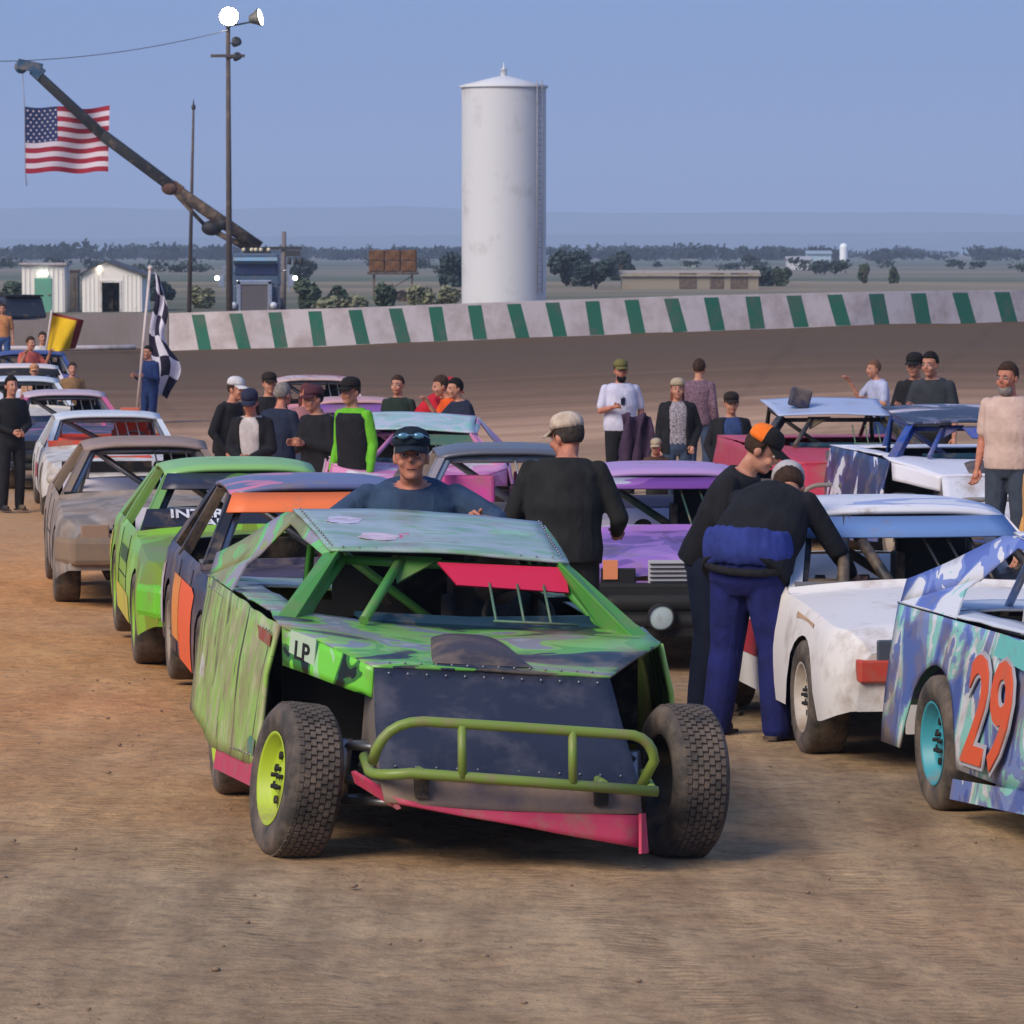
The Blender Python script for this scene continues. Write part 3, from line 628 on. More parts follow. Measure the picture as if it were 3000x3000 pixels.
def hay_trailer():
    d = 300; S = FPX / d; c = at(1150, 800, d); zb = -.75; z0 = at(0, 796, d).z - zb; z1 = at(0, 732, d).z - zb; w = 140 / S
    t = thing("hay_trailer", "flat trailer raised on legs carrying a brown stack of hay", "trailer", (c.x, d, zb))
    m = MB(); m.box((0, 1.2, z0 - .1), (w + .2, 2.5, .2)); m.build("bed", paint("trailer_bed", (70, 64, 66), .8), t)
    m = MB()
    for x in (-w * .4, w * .4):
        for y in (.3, 2.1): m.box((x, y, z0 / 2 - .1), (.1, .1, z0 - .2))
    m.tube([(-w * .4, .3, .2), (w * .4, .3, z0 - .3)], .04, 6); m.build("legs", paint("trailer_leg", (96, 84, 84), .8), t)
    for s in (-1, 1):
        m = MB(); m.lathe([(.38, -.12), (.42, -.08), (.42, .08), (.38, .12)], tr(s * w * .2, .1, .42) @ rx(90), 16, cap=True); m.build("wheel", paint("truck_tyre", (30, 29, 29), .9), t)
    rr = random.Random(5); hy = cloth("hay", (122, 86, 58), (84, 58, 42), 3)
    n = 0; rows = 2
    for j in range(rows):
        for i in range(3):
            bh = (z1 - z0) / rows; bw = w / 3; m = MB(); m.box((0, 0, 0), (bw * .97, 2.2, bh * .97))
            o = m.build("hay_bale", hy, None, bevel=.08, loc=(c.x - w / 2 + bw * (i + .5), d + 1.2 + rr.uniform(-.1, .1), zb + z0 + bh * (j + .5)))
            tag(o, ("upper" if j else "lower") + (" left", " middle", " right")[i] + " brown hay bale stacked on the raised trailer", "hay bale", "hay bales on the trailer")
hay_trailer()
# ------------------------------------------------------------------ race cars
TYRE = paint("tyre_rubber", (58, 54, 51), .88, dirt=.52, scale=5, dust=lin((124, 108, 94)), bump=.4, bscale=60)
BLACK = paint("cockpit_black", (20, 20, 22), .7, dirt=.12)
STEEL = paint("bare_steel", (150, 150, 152), .35, .8, dirt=.25)
def wheel(parent, x, y, z, r, w, rimmat, steer=0, camber=0, tread=0, holes=True):
    s = -1 if x < 0 else 1; h = w / 2
    A = rz(steer) @ ry(camber) @ ry(90 * s)
    m = MB(); m.lathe([(r * .60, -h * .80), (r * .63, -h * .97), (r * .80, -h * 1.06), (r * .92, -h * 1.0), (r * .985, -h * .84), (r, -h * .6), (r, h * .6), (r * .985, h * .84), (r * .92, h * 1.0), (r * .80, h * 1.06), (r * .63, h * .97), (r * .60, h * .80)], A, 40)
    if tread:
        nr = 52
        for i in range(nr):
            a = 2 * math.pi * i / nr
            for j in range(7):
                hh = -h * .78 + (j + .5) * h * 1.56 / 7; aa = a + (.5 if j % 2 else 0) * 2 * math.pi / nr
                rr = r * (.992 if j in (0, 6) else 1.004)
                m.box(A @ Vector((rr * math.cos(aa), rr * math.sin(aa), hh)), (.016, r * 2 * math.pi / nr * .72, h * 1.56 / 7 * .80), (A @ Matrix.Rotation(aa, 4, 'Z')).to_3x3().to_4x4())
    t = m.build("tyre", TYRE, parent, loc=(x, y, z))
    m = MB(); m.lathe([(r * .62, h * .98), (r * .60, h * 1.0), (r * .57, h * .94), (r * .55, h * .55), (r * .46, h * .40), (r * .24, h * .46), (r * .2, h * .62), (.01, h * .64)], A, 32); m.lathe([(r * .60, -h * .9), (r * .55, -h * .5), (r * .5, h * .3)], A, 32)
    if holes:
        for k in range(10):
            a = 2 * math.pi * k / 10; c = A @ Vector((r * .36 * math.cos(a), r * .36 * math.sin(a), h * .46)); m.lathe([(r * .055, 0), (r * .055, .012), (.001, .013)], tr(*c) @ A, 10, 1)
        for k in range(5):
            a = 2 * math.pi * k / 5; c = A @ Vector((r * .13 * math.cos(a), r * .13 * math.sin(a), h * .63)); m.lathe([(r * .03, 0), (r * .03, .03), (.001, .031)], tr(*c) @ A, 6, 1)
    m.build("rim", [rimmat, BLACK], t)
    return t

def seat(t, x, y, z, mat):
    m = MB(); m.box((x, y, z + .05), (.42, .45, .1)); m.box((x, y + .24, z + .42), (.44, .08, .72), rx(-8)); m.box((x - .23, y + .18, z + .42), (.05, .22, .5)); m.box((x + .23, y + .18, z + .42), (.05, .22, .5)); m.box((x, y + .3, z + .86), (.26, .07, .2))
    m.build("seat", mat, t, bevel=.02)
def steering(t, x, y, z):
    m = MB(); A = tr(x, y, z) @ rx(62); P = [A @ Vector((.17 * math.cos(i * math.pi / 12), .17 * math.sin(i * math.pi / 12), 0)) for i in range(25)]; m.tube(P, .016, 8); m.tube([A @ Vector((-.16, 0, 0)), A @ Vector((.16, 0, 0))], .012, 6); m.tube([A @ Vector((0, 0, 0)), A @ Vector((0, 0, -.5))], .02, 6); m.build("steering_wheel", BLACK, t)

def stock(label, loc, rotz, body, roofm=None, pill=None, visor=None, rim=None, group=None, W=.88, hood=.86, roof=1.34, wb=2.65, bumper=None, inner=None, panel=None, extras=None, seatm=None, dash=None, nose=.95, lights=None, cage=None, narrow=.62, windows=True, cat="race car", name="stock_car", grille=True, visor_h=.12, bumper_r=.07, stickers=(), bumper_box=False):
    t = thing(name, label, cat, loc, rotz, group); roofm = roofm or body; pill = pill or roofm; rim = rim or paint("rim_dusty", (150, 140, 130), .6, dirt=.6); cage = cage or STEEL
    y0, yr = -nose, wb + 1.0; yc, yd = .70, wb + .42; belt = hood + .02; sill = .24; ra = .37; r = .325
    # lower body shell
    st = [y0, y0 + .03, y0 + .10, y0 + .22] + [y0 + .35 + i * .08 for i in range(int((yr - y0 - .6) / .08))] + [yr - .22, yr - .1, yr - .03, yr]
    def top(y):
        if y < yc: return hood - .10 + .10 * sst(y0 - .1, yc, y) - .10 * (1 - sst(y0, y0 + .2, y))
        return belt + (.02 if y < yd else .02 - .06 * sst(yd, yr, y)) - .1 * sst(yr - .15, yr, y)
    def half(y): return W * (1 - .14 * (1 - sst(y0 - .02, y0 + .45, y)) ** 1.2 - .08 * sst(yr - .5, yr + .05, y))
    def bot(y):
        b = sill + .10 * (1 - sst(y0, y0 + .5, y)) + .12 * sst(yr - .6, yr, y)
        for ya in (0, wb):
            if abs(y - ya) < ra: b = max(b, r + math.sqrt(ra * ra - (y - ya) ** 2) - .02)
        return b
    def side(y, s):
        b, T, w = bot(y), top(y), half(y); out = []
        for k in range(7):
            q = k / 6; z = b + (T - .05 - b) * q; zz = (z - sill) / (T - sill)
            out.append(Vector((s * w * (.955 + .045 * math.sin(math.pi * min(1, .25 + zz * .75)) - .05 * max(0, zz - .6)), y, z)))
        out.append(Vector((s * (w * .95 - .035), y, T - .008)))
        return out
    m = MB()
    for s in (-1, 1):
        rows = [side(y, s) for y in st]; m.grid(rows if s > 0 else [list(reversed(q)) for q in rows])
    for a, b in ((y0, yc), (yd, yr)):
        ys = [y for y in st if a - 1e-6 <= y <= b + 1e-6]; ys = ([a] if ys[0] > a + 1e-3 else []) + ys + ([b] if ys[-1] < b - 1e-3 else [])
        rows = []
        for y in ys:
            w = side(y, 1)[-1].x; T = top(y); rows.append([Vector((w * (i / 5 - 1), y, T - .008 + .045 * (1 - (i / 5 - 1) ** 2))) for i in range(11)])
        m.grid(rows)
    for y, fl in ((y0, 1), (yr, 0)):
        L_ = side(y, -1); R_ = side(y, 1); m.grid([L_, [Vector((0, v.y - (.02 if fl else -.02), v.z)) for v in L_], R_] if fl else [R_, [Vector((0, v.y + .02, v.z)) for v in L_], L_])
    o = m.build("body", body, t)
    for s in (-1, 1):                                            # door seams
        m = MB()
        for y in (yc + .16, wb / 2 + .52): m.tube([v + Vector((s * .002, 0, 0)) for v in side(y, s)[:-1]], .005, 4)
        m.tube([side(y, s)[3] + Vector((s * .003, 0, 0)) for y in st if yc + .16 <= y <= wb / 2 + .52], .004, 4)
        m.build("door_seam", BLACK, t)
    for s, ya, yb, k0, k1, mt in stickers:
        m = MB(); m.grid([[v + Vector((s * .006, 0, 0)) for v in side(ya + (yb - ya) * i / 6, s)[k0:k1 + 1]] for i in range(7)]); m.build("sticker", mt, t)
    # interior
    m = MB(); zt = belt - .02
    m.box((0, (yc + yd) / 2, .30), (W * 1.7, yd - yc, .05)); m.box((0, yc + .04, .62), (W * 1.72, .06, .6)); m.box((0, yd - .02, .60), (W * 1.7, .05, .62))
    m.box((0, (y0 + yc) / 2 + .15, .52), (W * .95, yc - y0 - .5, .5)); m.box((0, (yd + yr) / 2 - .05, .55), (W * 1.0, yr - yd - .4, .4)); m.box((0, wb / 2, .26), (W * 1.0, wb + 1.2, .06))
    m.build("interior", inner or BLACK, t)
    m = MB(); m.slab([(-W * .86, yc, zt), (W * .86, yc, zt), (W * .86, yc + .32, zt - .06), (-W * .86, yc + .32, zt - .06)], .03); m.build("dashboard", dash or inner or BLACK, t)
    if panel:
        m = MB(); m.slab([(-W * .84, yd - .95, .62), (W * .84, yd - .95, .62), (W * .80, yd - .30, belt + .05), (-W * .80, yd - .30, belt + .05)], .02); m.slab([(-W * .80, yd - .30, belt + .05), (W * .80, yd - .30, belt + .05), (W * .80, yd + .05, belt + .02), (-W * .80, yd + .05, belt + .02)], .02); m.build("rear_panel", panel, t)
    # roof and pillars
    rf0, rf1, rw = yc + .75, wb + .02, W * narrow + .02
    rows = []
    for k in range(9):
        q = k / 8; y = rf0 + (rf1 - rf0) * q; row = []
        for i in range(13):
            u = i / 6 - 1; row.append(Vector((rw * u * (1 - .02 * abs(2 * q - 1)), y - .05 * (1 - u * u) * (1 if k == 0 else 0), roof - .05 * abs(u) ** 3.5 - .045 * abs(2 * q - 1) ** 2.5)))
        rows.append(row)
    m = MB(); m.grid(rows); rfo = m.build("roof", roofm, t, solid=.03)
    zr = roof - .07
    for s in (-1, 1):
        A0, A1 = (s * W * .90, yc + .02, belt - .03), (s * (rw - .02), rf0 + .02, zr - .02)
        def bar(nm, a, b, w0, w1, dx=.035):
            a, b = Vector(a), Vector(b); m = MB()
            m.slab([a + Vector((0, -w0 / 2, 0)), a + Vector((0, w0 / 2, 0)), b + Vector((0, w1 / 2, 0)), b + Vector((0, -w1 / 2, 0))], dx)
            m.slab([a + Vector((s * .0, -w0 / 2 + .01, 0)), a + Vector((-s * .06, -w0 / 2 + .01, 0)), b + Vector((-s * .05, -w1 / 2 + .01, 0)), b + Vector((0, -w1 / 2 + .01, 0))], .02); m.build(nm, pill, t)
        bar("windshield_pillar", A0, A1, .10, .09); ym = (rf0 + rf1) / 2 + .12
        bar("door_pillar", (s * W * .93, ym + .06, belt - .03), (s * (rw), ym, zr - .01), .10, .08); bar("rear_pillar", (s * W * .90, yd + .05, belt - .02), (s * (rw - .02), rf1 - .03, zr - .02), .34, .16)
    if visor:
        f = lambda k: Vector((0, rf0 - .02, zr - .005)).lerp(Vector((0, yc + .02, belt)), k)
        a, b = f(.0), f(visor_h / .45); m = MB(); w0, w1 = rw * .96, rw * .96 + (W * .88 - rw) * visor_h / .45
        m.grid([[Vector((w0 * (i / 5 - 1), a.y - .06 * (1 - (i / 5 - 1) ** 2), a.z)) for i in range(11)], [Vector((w1 * (i / 5 - 1), b.y - .06 * (1 - (i / 5 - 1) ** 2), b.z)) for i in range(11)]]); m.build("windshield_visor", visor, t, solid=.01)
    m = MB(); c = .03                                             # roll cage and windshield bars
    for s in (-1, 1):
        m.tube([(s * W * .80, yc + .1, .35), (s * W * .80, yc + .12, belt - .02), (s * (rw - .10), rf0 + .06, zr - .03), (s * (rw - .10), rf1 - .25, zr - .03), (s * W * .78, yd - .3, .4)], c, 8); m.tube([(s * (rw - .10), rf1 - .25, zr - .03), (s * W * .6, yr - .5, .62)], c, 8)
    ymid = rf1 - .5
    m.tube([(-W * .8, ymid, .35), (-(rw - .10), ymid, zr - .03), (rw - .10, ymid, zr - .03), (W * .8, ymid, .35)], c, 8); m.tube([(-(rw - .12), ymid, zr - .04), (W * .75, ymid, .45)], c, 8); m.tube([(-W * .8, ymid, .8), (W * .8, ymid, .8)], c, 8); m.tube([(-(rw - .1), rf0 + .06, zr - .03), (rw - .1, rf0 + .06, zr - .03)], c, 8)
    m.build("roll_cage", cage, t)
    m = MB(); 
    for x in (.08, .22, .36): m.tube([(x, rf0 + .02, zr - .03), (x + .05, yc + .08, belt + .02)], .009, 5)
    m.build("windshield_bars", cage, t)
    seat(t, .32, 1.75, .34, seatm or BLACK); steering(t, .34, 1.18, .86)
    # nose details
    if bumper and bumper_box:
        m = MB(); m.box((0, y0 + .06, .50), (W * 1.74, .26, .24)); m.box((-W * .86, y0 + .22, .50), (.16, .42, .24), rz(18)); m.box((W * .86, y0 + .22, .50), (.16, .42, .24), rz(-18)); m.build("bumper", bumper, t, bevel=.05)
    elif bumper:
        m = MB(); w = half(y0) * .99; P = [(-w - .02, y0 + .30, .50), (-w - .01, y0 + .04, .50), (-w * .8, y0 - .05, .50), (w * .8, y0 - .05, .50), (w + .01, y0 + .04, .50), (w + .02, y0 + .30, .50)]
        m.tube(P, bumper_r, 10); m.tube([(a, b, c_ - .13) for a, b, c_ in P], bumper_r * .8, 10); m.build("bumper", bumper, t)
    if grille:
        m = MB(); m.box((0, y0 - .012, .66), (W * .9, .03, .14))
        for k in range(5): m.box((0, y0 - .03, .61 + k * .026), (W * .88, .02, .008))
        m.build("grille", BLACK, t)
    for s in (-1, 1):
        m = MB(); m.box((s * W * .62, y0 - .005, .67), (.24, .03, .12)); m.build("headlight", lights or BLACK, t, bevel=.01)
    for (x, y) in ((-W + .12, 0), (W - .12, 0), (-W + .12, wb), (W - .12, wb)): wheel(t, x, y, r, r, .22, rim)
    return t

def modified(label, loc, rotz, sidem, roofm, hoodm, frame, nosem, valance, bump, rim, rim2=None, deckm=None, sailm=None, visor=None, group=None, detail=False, rear_arch=False, name="modified_car", tilt=.06, tail=3.3, scoop=None, open_sides=False):
    t = thing(name, label, "race car", loc, rotz, group); sailm = sailm or sidem; deckm = deckm or hoodm
    T = lambda u, w, z: Vector((u, -w, z - tilt * u))            # body leans a little to one side; w points forward
    wob = .010
    def sh(nm, rows, mat, nu=10, nv=10, wb=wob, th=.010, crown=0, parent=None, sd=0):
        return sheet([[T(*p) for p in r] for r in rows], nu, nv, wb, sd, 3.0, crown).build(nm, mat, parent or t, solid=th)
    for s in (-1, 1):
        L = lambda *ps: [(s * u, w, z) for u, w, z in ps]
        if rear_arch:
            ws = [-.6 - i * (tail - .6) / 34 for i in range(35)]; rows = []
            for k in range(9):
                row = []
                for w in ws:
                    lo = .26; dq = abs(w + 2.5)
                    if dq < .42: lo = max(lo, .30 + math.sqrt(.42 ** 2 - dq ** 2))
                    z = lo + (.955 - lo) * k / 8; q = (z - .26) / .7; f = (-w - .6) / (tail - .6); row.append(T(s * (1.0 + .07 * f - .09 * q ** 1.5), w, z + .02 * f * q))
                rows.append(row)
            m = MB(); m.grid(rows); m.build("side_panel", sidem, t, solid=.01)
        else:
            sh("side_panel", [L((.90, -.58, .95), (.94, -1.3, .97), (.965, -2.2, .98), (.98, -tail, .98)), L((.955, -.6, .72), (.99, -1.3, .72), (1.01, -2.2, .73), (1.03, -tail, .74)), L((.975, -.62, .50), (1.02, -1.3, .48), (1.045, -2.2, .48), (1.055, -tail, .52)), L((1.0, -.60, .285), (1.045, -1.3, .25), (1.08, -2.1, .21), (1.08, -tail, .28))], sidem, 20, 12, sd=s * 3)
        m = MB(); m.slab([T(*p) for p in L((1.0, -.585, .30), (1.06, -2.0, .215), (1.075, -2.0, .115), (1.015, -.585, .19))], .012); m.build("skirt", valance, t)
        m = MB(); m.tube([T(*p) for p in L((.90, -.585, .95), (.955, -.605, .72), (.975, -.625, .50), (1.0, -.605, .285))], .014, 8); m.build("door_edge", sidem, t)
        # sail panel: rear quarter up to the roof edge
        if not open_sides: sh("sail_panel", [L((.56, -1.32, 1.262), (.60, -1.85, 1.325), (.635, -2.36, 1.385), (.66, -2.5, 1.375), (.93, -tail, 1.10)), L((.60, -1.36, 1.235), (.645, -1.85, 1.285), (.67, -2.22, 1.335), (.80, -2.45, 1.16), (.975, -tail + .02, .985))], sailm, 24, 3, sd=s)
        m = MB() if not open_sides else MB()
        if not open_sides: m.slab([T(*p) for p in L((.80, -2.45, 1.16), (.86, -2.48, 1.11), (.95, -2.35, .975), (.975, -tail + .02, .985))], .01); m.build("quarter_panel", sailm, t)
        # A pillar, folded sheet with an outer and an inner face
        m = MB(); m.slab([T(*p) for p in L((.535, -1.30, 1.265), (.60, -1.36, 1.245), (.895, -.80, .955), (.80, -.80, .965))], .014)
        m.slab([T(*p) for p in L((.535, -1.31, 1.255), (.52, -1.44, 1.245), (.70, -1.02, .975), (.80, -.81, .96))], .012); m.build("windshield_pillar", frame, t)
        # flared fender lip and front skirt under the hood edge
        if s < 0 or not detail: sh("hood_skirt", [L((.885, -.56, .945), (.71, -.25, .893), (.535, .055, .838)), L((.885, -.49, .775), (.71, -.2, .735), (.545, .05, .695))], hoodm if not detail else (MATS["skirt_green"] if s < 0 else BLACK), 10, 5, .006)
        m = MB(); m.slab([T(*p) for p in L((.53, .06, .83), (.575, .55, .41), (.56, .2, .38), (.54, -.35, .45), (.52, -.3, .80))], .01); m.build("nose_side", MATS.get("nose_side_grey") or paint("nose_side_grey", (104, 100, 100), .6, dirt=.5), t)
    sh("roof", [[(-.585, -1.30, 1.268), (0, -1.28, 1.272), (.585, -1.30, 1.268)], [(-.60, -1.85, 1.335), (0, -1.85, 1.35), (.60, -1.85, 1.335)], [(-.635, -2.40, 1.40), (0, -2.42, 1.405), (.635, -2.40, 1.40)]], roofm, 16, 12, .008, .012, .015)
    sh("hood", [[(-.535, .06, .838), (0, .085, .842), (.535, .06, .838)], [(-.72, -.27, .90), (0, -.27, .885), (.72, -.27, .90)], [(-.90, -.56, .952), (0, -.6, .915), (.90, -.56, .952)], [(-.90, -1.06, .985), (0, -.96, .94), (.90, -1.06, .985)]], hoodm, 20, 16, .012, .012)
    for s in (-1, 1): sh("deck", [[(s * .90, -1.12, .985), (s * .72, -1.12, .985)], [(s * .985, -tail, .985), (s * .80, -tail, .985)]], deckm, 3, 10)
    sh("deck", [[(-.85, -2.62, .985), (.85, -2.62, .985)], [(-.98, -tail, .985), (.98, -tail, .985)]], deckm, 8, 6)
    sh("tail_panel", [[(-.98, -tail, .985), (.98, -tail, .985)], [(-1.05, -tail + .03, .45), (1.05, -tail + .03, .45)]], sidem, 8, 6)
    rows = []
    for j in range(13):
        row = []
        for i in range(15):
            a, b = i / 7 - 1, j / 6 - 1; e_ = max(0, 1 - abs(a) ** 3) * (max(0, 1 - abs(b) ** 2.2) if b < 0 else max(0, 1 - abs(b) ** 5))
            row.append(T(-.03 + .23 * a * (1 - .22 * (b + 1) / 2), -.33 + .33 * -b, .886 - .012 * -b * 2 + .062 * e_ ** .7))
        rows.append(row)
    m = MB(); m.grid(rows); m.build("hood_scoop", scoop or paint("scoop_dark", (64, 56, 58), .5, dirt=.35), t)
    if detail:                                                   # rivets along the sheet edges and sponsor-sized stickers
        m = MB()
        def riv(a, b, n_, off):
            a, b = T(*a), T(*b)
            for i in range(n_): m.ball(a.lerp(b, (i + .5) / n_) + Vector(off), .0065, 6, 4)
        for s in (-1, 1):
            riv((s * .56, -1.34, 1.283), (s * .61, -2.36, 1.405), 16, (0, 0, .006)); riv((s * .915, -.64, .91), (s * .985, -3.2, .94), 30, (s * .012, 0, 0)); riv((s * .985, -.64, .33), (s * 1.05, -1.3, .30), 10, (s * .014, 0, 0))
        riv((-.55, -1.33, 1.283), (.55, -1.33, 1.283), 14, (0, 0, .006)); riv((-.50, .03, .852), (.50, .03, .852), 14, (0, 0, .006)); riv((-.52, .10, .812), (.52, .10, .812), 12, (0, -.01, .004)); riv((-.55, .53, .44), (.55, .53, .44), 12, (0, -.012, .004))
        m.build("rivets", STEEL, t)["kind"] = "stuff"
        for (w0, w1, z0, z1, mt) in ((-.66, -1.12, .90, .845, "sticker_rust"), (-.70, -1.0, .40, .33, "sticker_teal"), (-1.7, -2.2, .82, .70, "sticker_grey"), (-2.6, -3.0, .62, .48, "sticker_white")):
            m = MB(); u = lambda w, z: -(.905 + .035 * (-w - .6) / .7 * .6 + (.95 - z) * .145) - .016
            m.slab([T(u(w0, z0), w0, z0), T(u(w1, z0), w1, z0 + .01), T(u(w1, z1), w1, z1 + .01), T(u(w0, z1), w0, z1)], .004); m.build("sticker", paint(mt, {"sticker_rust": (150, 66, 44), "sticker_teal": (60, 130, 110), "sticker_grey": (120, 110, 124), "sticker_white": (190, 190, 180)}[mt], .5, dirt=.4, scale=8), t)
    if detail:
        for (u0, w0, a, b, mt, c_) in ((-.30, -1.62, .11, .05, "sticker_pale_pink", (206, 186, 200)), (-.16, -1.62, .045, .06, "sticker_rose", (196, 104, 136)), (.14, -1.66, .12, .055, "sticker_lilac", (196, 190, 214)), (.40, -1.9, .13, .05, "sticker_mint", (140, 184, 160)), (-.42, -2.05, .10, .05, "sticker_lilac", (196, 190, 214))):
            m = MB(); zr_ = lambda u, w: 1.268 + (-w - 1.30) * .122 + .015 * (1 - (u / .6) ** 2) + .012
            m.slab([T(u0 + a * math.cos(q * .5236 + .3) * (1 if q % 2 else .8), w0 + b * 2 * math.sin(q * .5236 + .3) * (1 if q % 3 else .7), zr_(u0 + a * math.cos(q * .5236 + .3), w0 + b * 2 * math.sin(q * .5236 + .3))) for q in range(12)], .002); m.build("sticker", paint(mt, c_, .5, dirt=.3, scale=10), t)
        m = MB(); m.ball(T(.36, -2.1, 1.13), (.13, .15, .14), 16, 12); m.build("helmet_rest", paint("rest_brown", (120, 92, 74), .7, dirt=.3), t)
    # nose
    sh("nose", [[(-.535, .06, .832), (0, .075, .828), (.535, .06, .832)], [(-.56, .34, .60), (0, .37, .60), (.56, .34, .60)], [(-.585, .57, .40), (0, .61, .395), (.585, .57, .40)]], nosem, 14, 12, .012, .012)
    sh("lower_nose", [[(-.585, .57, .395), (0, .60, .392), (.585, .57, .395)], [(-.56, .62, .285), (0, .66, .28), (.585, .62, .285)]], paint("lip_dusty", (96, 80, 84), .6, dirt=.5), 12, 4, .008, .01)
    sh("valance", [[(-.54, .60, .325), (0, .65, .285), (.585, .62, .28)], [(-.50, .63, .285), (0, .67, .22), (.575, .64, .135)]], valance, 12, 4, .006, .012)
    m = MB(); m.slab([T(-.66, .28, .385), T(-.53, .60, .325), T(-.50, .63, .265), T(-.645, .28, .335)], .02); m.build("valance_end", valance, t); m = MB(); m.slab([T(.575, .63, .29), T(.60, .60, .29), T(.61, .62, .115), T(.57, .66, .115)], .015); m.build("valance_end", valance, t)
    # front bumper of bent tube
    def arc(c, a, b, n=5): return [a.lerp(c, i / n).lerp(c.lerp(b, i / n), i / n) for i in range(n + 1)]
    ul, ur, ll, lr = T(-.555, .70, .655), T(.61, .70, .655), T(-.59, .70, .43), T(.615, .70, .41)
    bl, br = T(-.62, .36, .46), T(.635, .36, .46)
    up = [T(-.615, .62, .47)] + arc(ul, ul + Vector((-.05, .015, -.12)), ul + Vector((.15, -.01, 0))) + [T(0, .735, .66)] + arc(ur, ur + Vector((-.13, -.01, 0)), ur + Vector((.02, .02, -.12))) + [T(.58, .60, .40)]
    lo = [bl] + arc(T(-.60, .68, .41), T(-.62, .55, .415), T(-.46, .71, .435)) + [T(0, .745, .425), T(.64, .70, .40)]
    m = MB(); m.tube(up, .024, 10); m.tube(lo, .024, 10)
    for x in (-.235, .255): m.tube([T(x, .728, .655), T(x, .735, .425)], .02, 8)
    m.tube([T(.62, .70, .40), T(.64, .36, .44)], .022, 8); m.tube([T(-.4, .70, .43), T(-.4, .1, .42)], .022, 8); m.tube([T(.4, .70, .42), T(.4, .1, .42)], .022, 8); m.build("front_bumper", bump, t)
    # chassis, cockpit
    m = MB()
    m.box(T(0, -1.6, .26), (1.7, 2.4, .04)); m.box(T(0, -.92, .64), (1.7, .05, .50))
    if not open_sides: m.box(T(0, -2.62, .62), (1.7, .04, .68)); m.box(T(.10, -2.52, 1.10), (1.05, .03, .42))  # black panels added to make the cockpit opening look dark
    m.box(T(-.66, -1.8, .60), (.03, 1.5, .60)); m.box(T(.66, -1.8, .60), (.03, 1.5, .60))
    m.box(T(0, -.42, .56), (.62, .8, .40)); m.box(T(0, .12, .50), (.72, .10, .36)); m.box(T(0, -.3, .30), (.95, 1.6, .05)); m.build("interior", BLACK, t)  # last slab: undertray added to keep light from leaking in
    m = MB(); m.slab([T(-.44, -1.0, .955), T(.74, -1.0, .955), T(.78, -1.14, .985), T(-.48, -1.14, .985)], .02); m.box(T(.15, -1.16, .95), (1.15, .05, .09)); m.build("dashboard", paint("dash_teal", (24, 58, 74), .5, dirt=.2), t)
    m = MB(); c = .022
    for s in (-1, 1):
        m.tube([T(s * .74, -1.05, .4), T(s * .74, -1.05, .95), T(s * .50, -1.42, 1.22), T(s * .54, -2.35, 1.33), T(s * .62, -2.45, .4)], c, 8); m.tube([T(s * .54, -2.35, 1.32), T(s * .5, -tail + .1, .8)], c, 8)
    m.tube([T(-.50, -1.42, 1.22), T(.50, -1.42, 1.22)], c, 8); m.tube([T(-.54, -2.35, 1.33), T(.54, -2.35, 1.33)], c, 8); m.tube([T(-.54, -2.35, 1.30), T(.6, -2.4, .5)], c, 8); m.build("roll_cage", frame, t)
    m = MB(); m.tube([T(-.225, -1.38, 1.235), T(-.475, -.82, .975)], .024, 10); m.slab([T(-.26, -1.40, 1.25), T(-.02, -1.40, 1.25), T(-.26, -1.25, 1.13)], .012); m.build("windshield_brace", frame, t)
    if not open_sides: seat(t, .36, 2.05, .34, paint("seat_grey", (52, 52, 56), .6)); steering(t, .36, 1.42, .95)
    m = MB(); m.lathe([(.16, 0), (.16, .08), (.10, .10), (.01, .11)], tr(*T(-.2, -1.55, .80)), 18, cap=True); m.box(T(-.30, -1.9, .62), (.5, .5, .3)); m.tube([T(-.5, -1.5, .7), T(-.35, -1.5, .82), T(-.1, -1.6, .74)], .03, 8); m.build("cockpit_hardware", STEEL, t)
    if visor:
        m = MB(); m.slab([T(-.055, -1.315, 1.235), T(.565, -1.315, 1.24), T(.575, -1.24, 1.125), T(.03, -1.24, 1.135)], .012); m.build("sun_visor", visor, t)
    m = MB()
    for x in (.19, .325, .455): m.tube([T(x, -1.28, 1.17), T(x - .005, -1.0, .985)], .007, 6)
    m.tube([T(.17, -1.0, .99), T(.58, -1.0, .99)], .007, 6); m.build("rock_guard", paint("guard_green", (76, 112, 88), .5), t)
    # front suspension
    for s in (-1, 1):
        m = MB(); L = lambda u, w, z: T(s * u, w, z)
        for a, b in (((.42, .16, .48), (.66, .02, .47)), ((.42, -.16, .48), (.66, -.02, .47)), ((.36, .2, .24), (.68, .02, .22)), ((.36, -.2, .24), (.68, -.02, .22)), ((.36, .12, .30), (.68, .14, .33))): m.tube([L(*a), L(*b)], .018, 8)
        m.tube([L(.66, 0, .5), L(.69, 0, .2)], .035, 8); m.build("control_arms", STEEL, t)
        m = MB(); m.tube([L(.45, -.02, .66), L(.58, -.0, .28)], .034, 10)
        P = []
        for i in range(60): a = i * .75; q = i / 59; p = L(.46 + .11 * q, -.02, .62 - .30 * q); P.append(p + Vector((.05 * math.cos(a), .05 * math.sin(a), 0)))
        m.tube(P, .009, 5); m.build("coil_spring", paint("spring_silver", (160, 158, 160), .35, .6), t)
        m = MB(); m.box(L(.40, -.1, .36), (.06, 1.5, .08)); m.build("frame_rail", BLACK, t)
    g = lambda u, w: -.018 * u if detail else 0
    wheel(t, -.885, 0, .338 + g(-.9, 0), .345, .245, rim, steer=10 if detail else 3, camber=7.5 if detail else 2, tread=detail)
    wheel(t, .885, 0, .335 + g(.9, 0), .345, .245, rim2 or rim, steer=8 if detail else 3, camber=3 if detail else -2, tread=detail)
